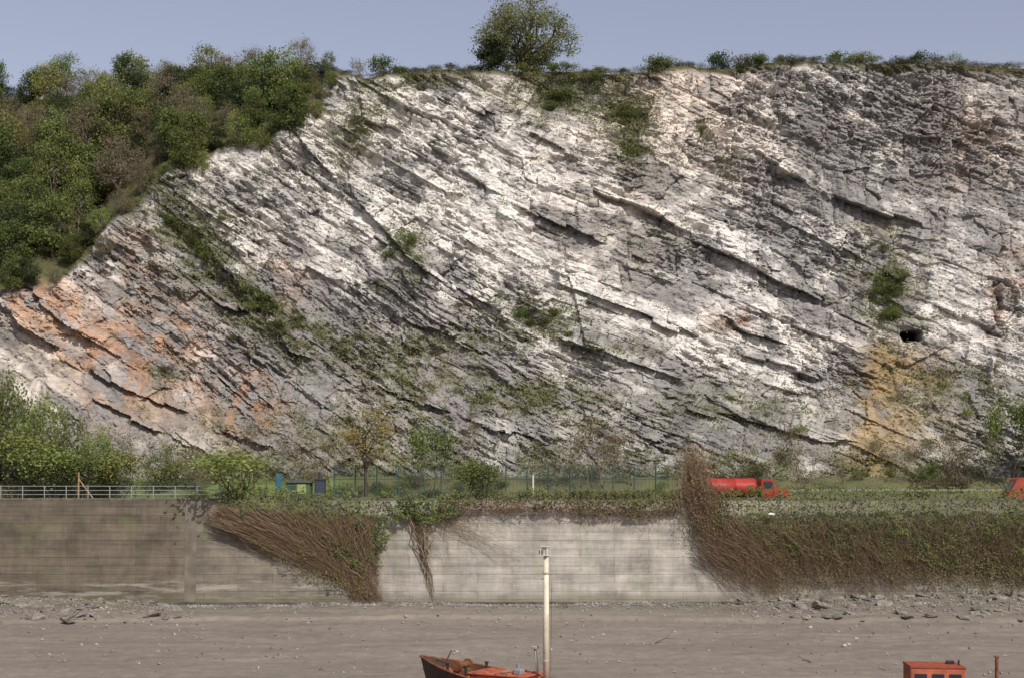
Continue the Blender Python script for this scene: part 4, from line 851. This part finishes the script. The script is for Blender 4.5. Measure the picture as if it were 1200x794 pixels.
bm=bmesh.new();box(bm,(5.7,-.3,2.7),(.5,.5,.35),.08);cyl(bm,(5.2,.5,2.55),(5.2,.5,3.0),.14,.1,10);cyl(bm,(4.8,-.6,2.65),(5.9,-.2,2.8),.06,.06,8);done("deck_gear",bm,simple("grey_gear",(.25,.26,.26),.6),bt)
ms=link("mast",None,bt,(7.2,0,1.75));bm=bmesh.new();cyl(bm,(0,0,0),(0,0,7.25),.19,.135,14);done("pole",bm,M_cream,ms,smooth=True)
bm=bmesh.new();box(bm,(-.05,0,7.27),(.46,.46,.06),.01);box(bm,(-.05,0,7.74),(.46,.46,.06),.01)
for a_ in (-.19,.19):
    for b_ in (-.19,.19):cyl(bm,(-.05+a_,b_,7.27),(-.05+a_,b_,7.74),.025,.025,5)
cyl(bm,(-.05,0,7.3),(-.05,0,7.72),.17,.17,12);box(bm,(-.34,0,7.42),(.2,.12,.25),.02);done("masthead_lamp",bm,simple("lamp_cream",(.62,.60,.52),.5),ms)
bm=bmesh.new()
for z in (1.6,6.3):cyl(bm,(0,0,z),(0,0,z+.07),.19,.185,12)
box(bm,(-.14,0,6.0),(.3,.05,.05));done("mast_band",bm,simple("band_grey",(.45,.42,.36),.6),ms)
bm=bmesh.new();cyl(bm,(.28,0,1.0),(.34,0,5.9),.010,.010,4);done("halyard",bm,M_blk,ms)
bm=bmesh.new();cyl(bm,(-.7,.3,.9),(-.85,.3,2.2),.08,.08,8);box(bm,(-.85,.3,2.25),(.32,.3,.16),.03);done("vent",bm,simple("vent_grey",(.4,.4,.37),.6),ms)
tag(bt,"black hulled work boat with red deck and cream mast","boat")
b2=empty("boat",(18.0,70,-11.7),math.radians(-6))
hull(b2,9,3.0,lambda t:1.5+.7*max(0,1-t/.5)**1.6,0,.35,M_hull,M_deck)
bm=bmesh.new();box(bm,(3.55,0,2.5),(2.75,2.0,2.15),.08);done("wheelhouse",bm,M_or,b2)
bm=bmesh.new();prism(bm,[(2.15,3.575),(4.95,3.575),(4.9,3.66),(2.2,3.68)],-1.02,1.02);done("roof",bm,simple("roof_red",(.36,.08,.04),.6,.4,3),b2)
for i in range(3):
    bm=bmesh.new();box(bm,(2.7+i*.85,-1.01,3.05),(.6,.04,.5),.01);done("window",bm,M_glass,b2)
bm=bmesh.new();box(bm,(4.4,.3,3.75),(.4,.3,.14),.02);cyl(bm,(4.7,-.3,3.6),(4.7,-.3,3.9),.05,.05,8);done("roof_gear",bm,M_blk,b2)
tag(b2,"small boat with an orange-red wheelhouse and dark windows","boat")
bm=bmesh.new();cyl(bm,(0,0,-1),(0,0,3.95),.10,.09,12);box(bm,(0,0,3.9),(.22,.22,.06),.01)
o=done("mooring_pile",bm,M_rust,loc=((1168-600)/F*70,70,-11.6));tag(o,"rusty dark mooring pile standing in the river","post")
# ------------------------------------------------------------ light, sky, camera
el=math.radians(46);az=math.radians(151)
S=Vector((math.sin(az)*math.cos(el),math.cos(az)*math.cos(el),math.sin(el)))
sl=bpy.data.lights.new("sun","SUN");sl.energy=4.15;sl.angle=math.radians(.5);sl.color=(1,.945,.86)
so=link("sun",sl);so.rotation_euler=S.to_track_quat('Z','Y').to_euler();so.location=(60,-40,90)
sc=bpy.context.scene;w=bpy.data.worlds.new("World");sc.world=w;w.use_nodes=True;nt=w.node_tree
bg=nt.nodes["Background"];sk=nt.nodes.new("ShaderNodeTexSky");sk.sky_type='NISHITA';sk.sun_disc=False;sk.sun_elevation=el;sk.sun_rotation=az;sk.dust_density=1.5;sk.air_density=1.2
hs=nt.nodes.new("ShaderNodeHueSaturation");hs.inputs["Saturation"].default_value=.68;nt.links.new(sk.outputs[0],hs.inputs["Color"])
mx=nt.nodes.new("ShaderNodeMix");mx.data_type='RGBA';mx.blend_type='MULTIPLY';mx.inputs["Factor"].default_value=1;mx.inputs["B"].default_value=(1.02,.93,.98,1);nt.links.new(hs.outputs[0],mx.inputs["A"])
nt.links.new(mx.outputs["Result"],bg.inputs["Color"]);bg.inputs["Strength"].default_value=.12
cam=bpy.data.cameras.new("camera");cam.sensor_width=36;cam.lens=36*F/1200;cam.shift_y=173/1200;cam.clip_end=3000;cam.clip_start=.5
co_=link("camera",cam,None,(0,0,CZ));co_.rotation_euler=(math.radians(90),0,0);sc.camera=co_
sc.view_settings.view_transform='Standard';sc.view_settings.look='None';sc.view_settings.exposure=0
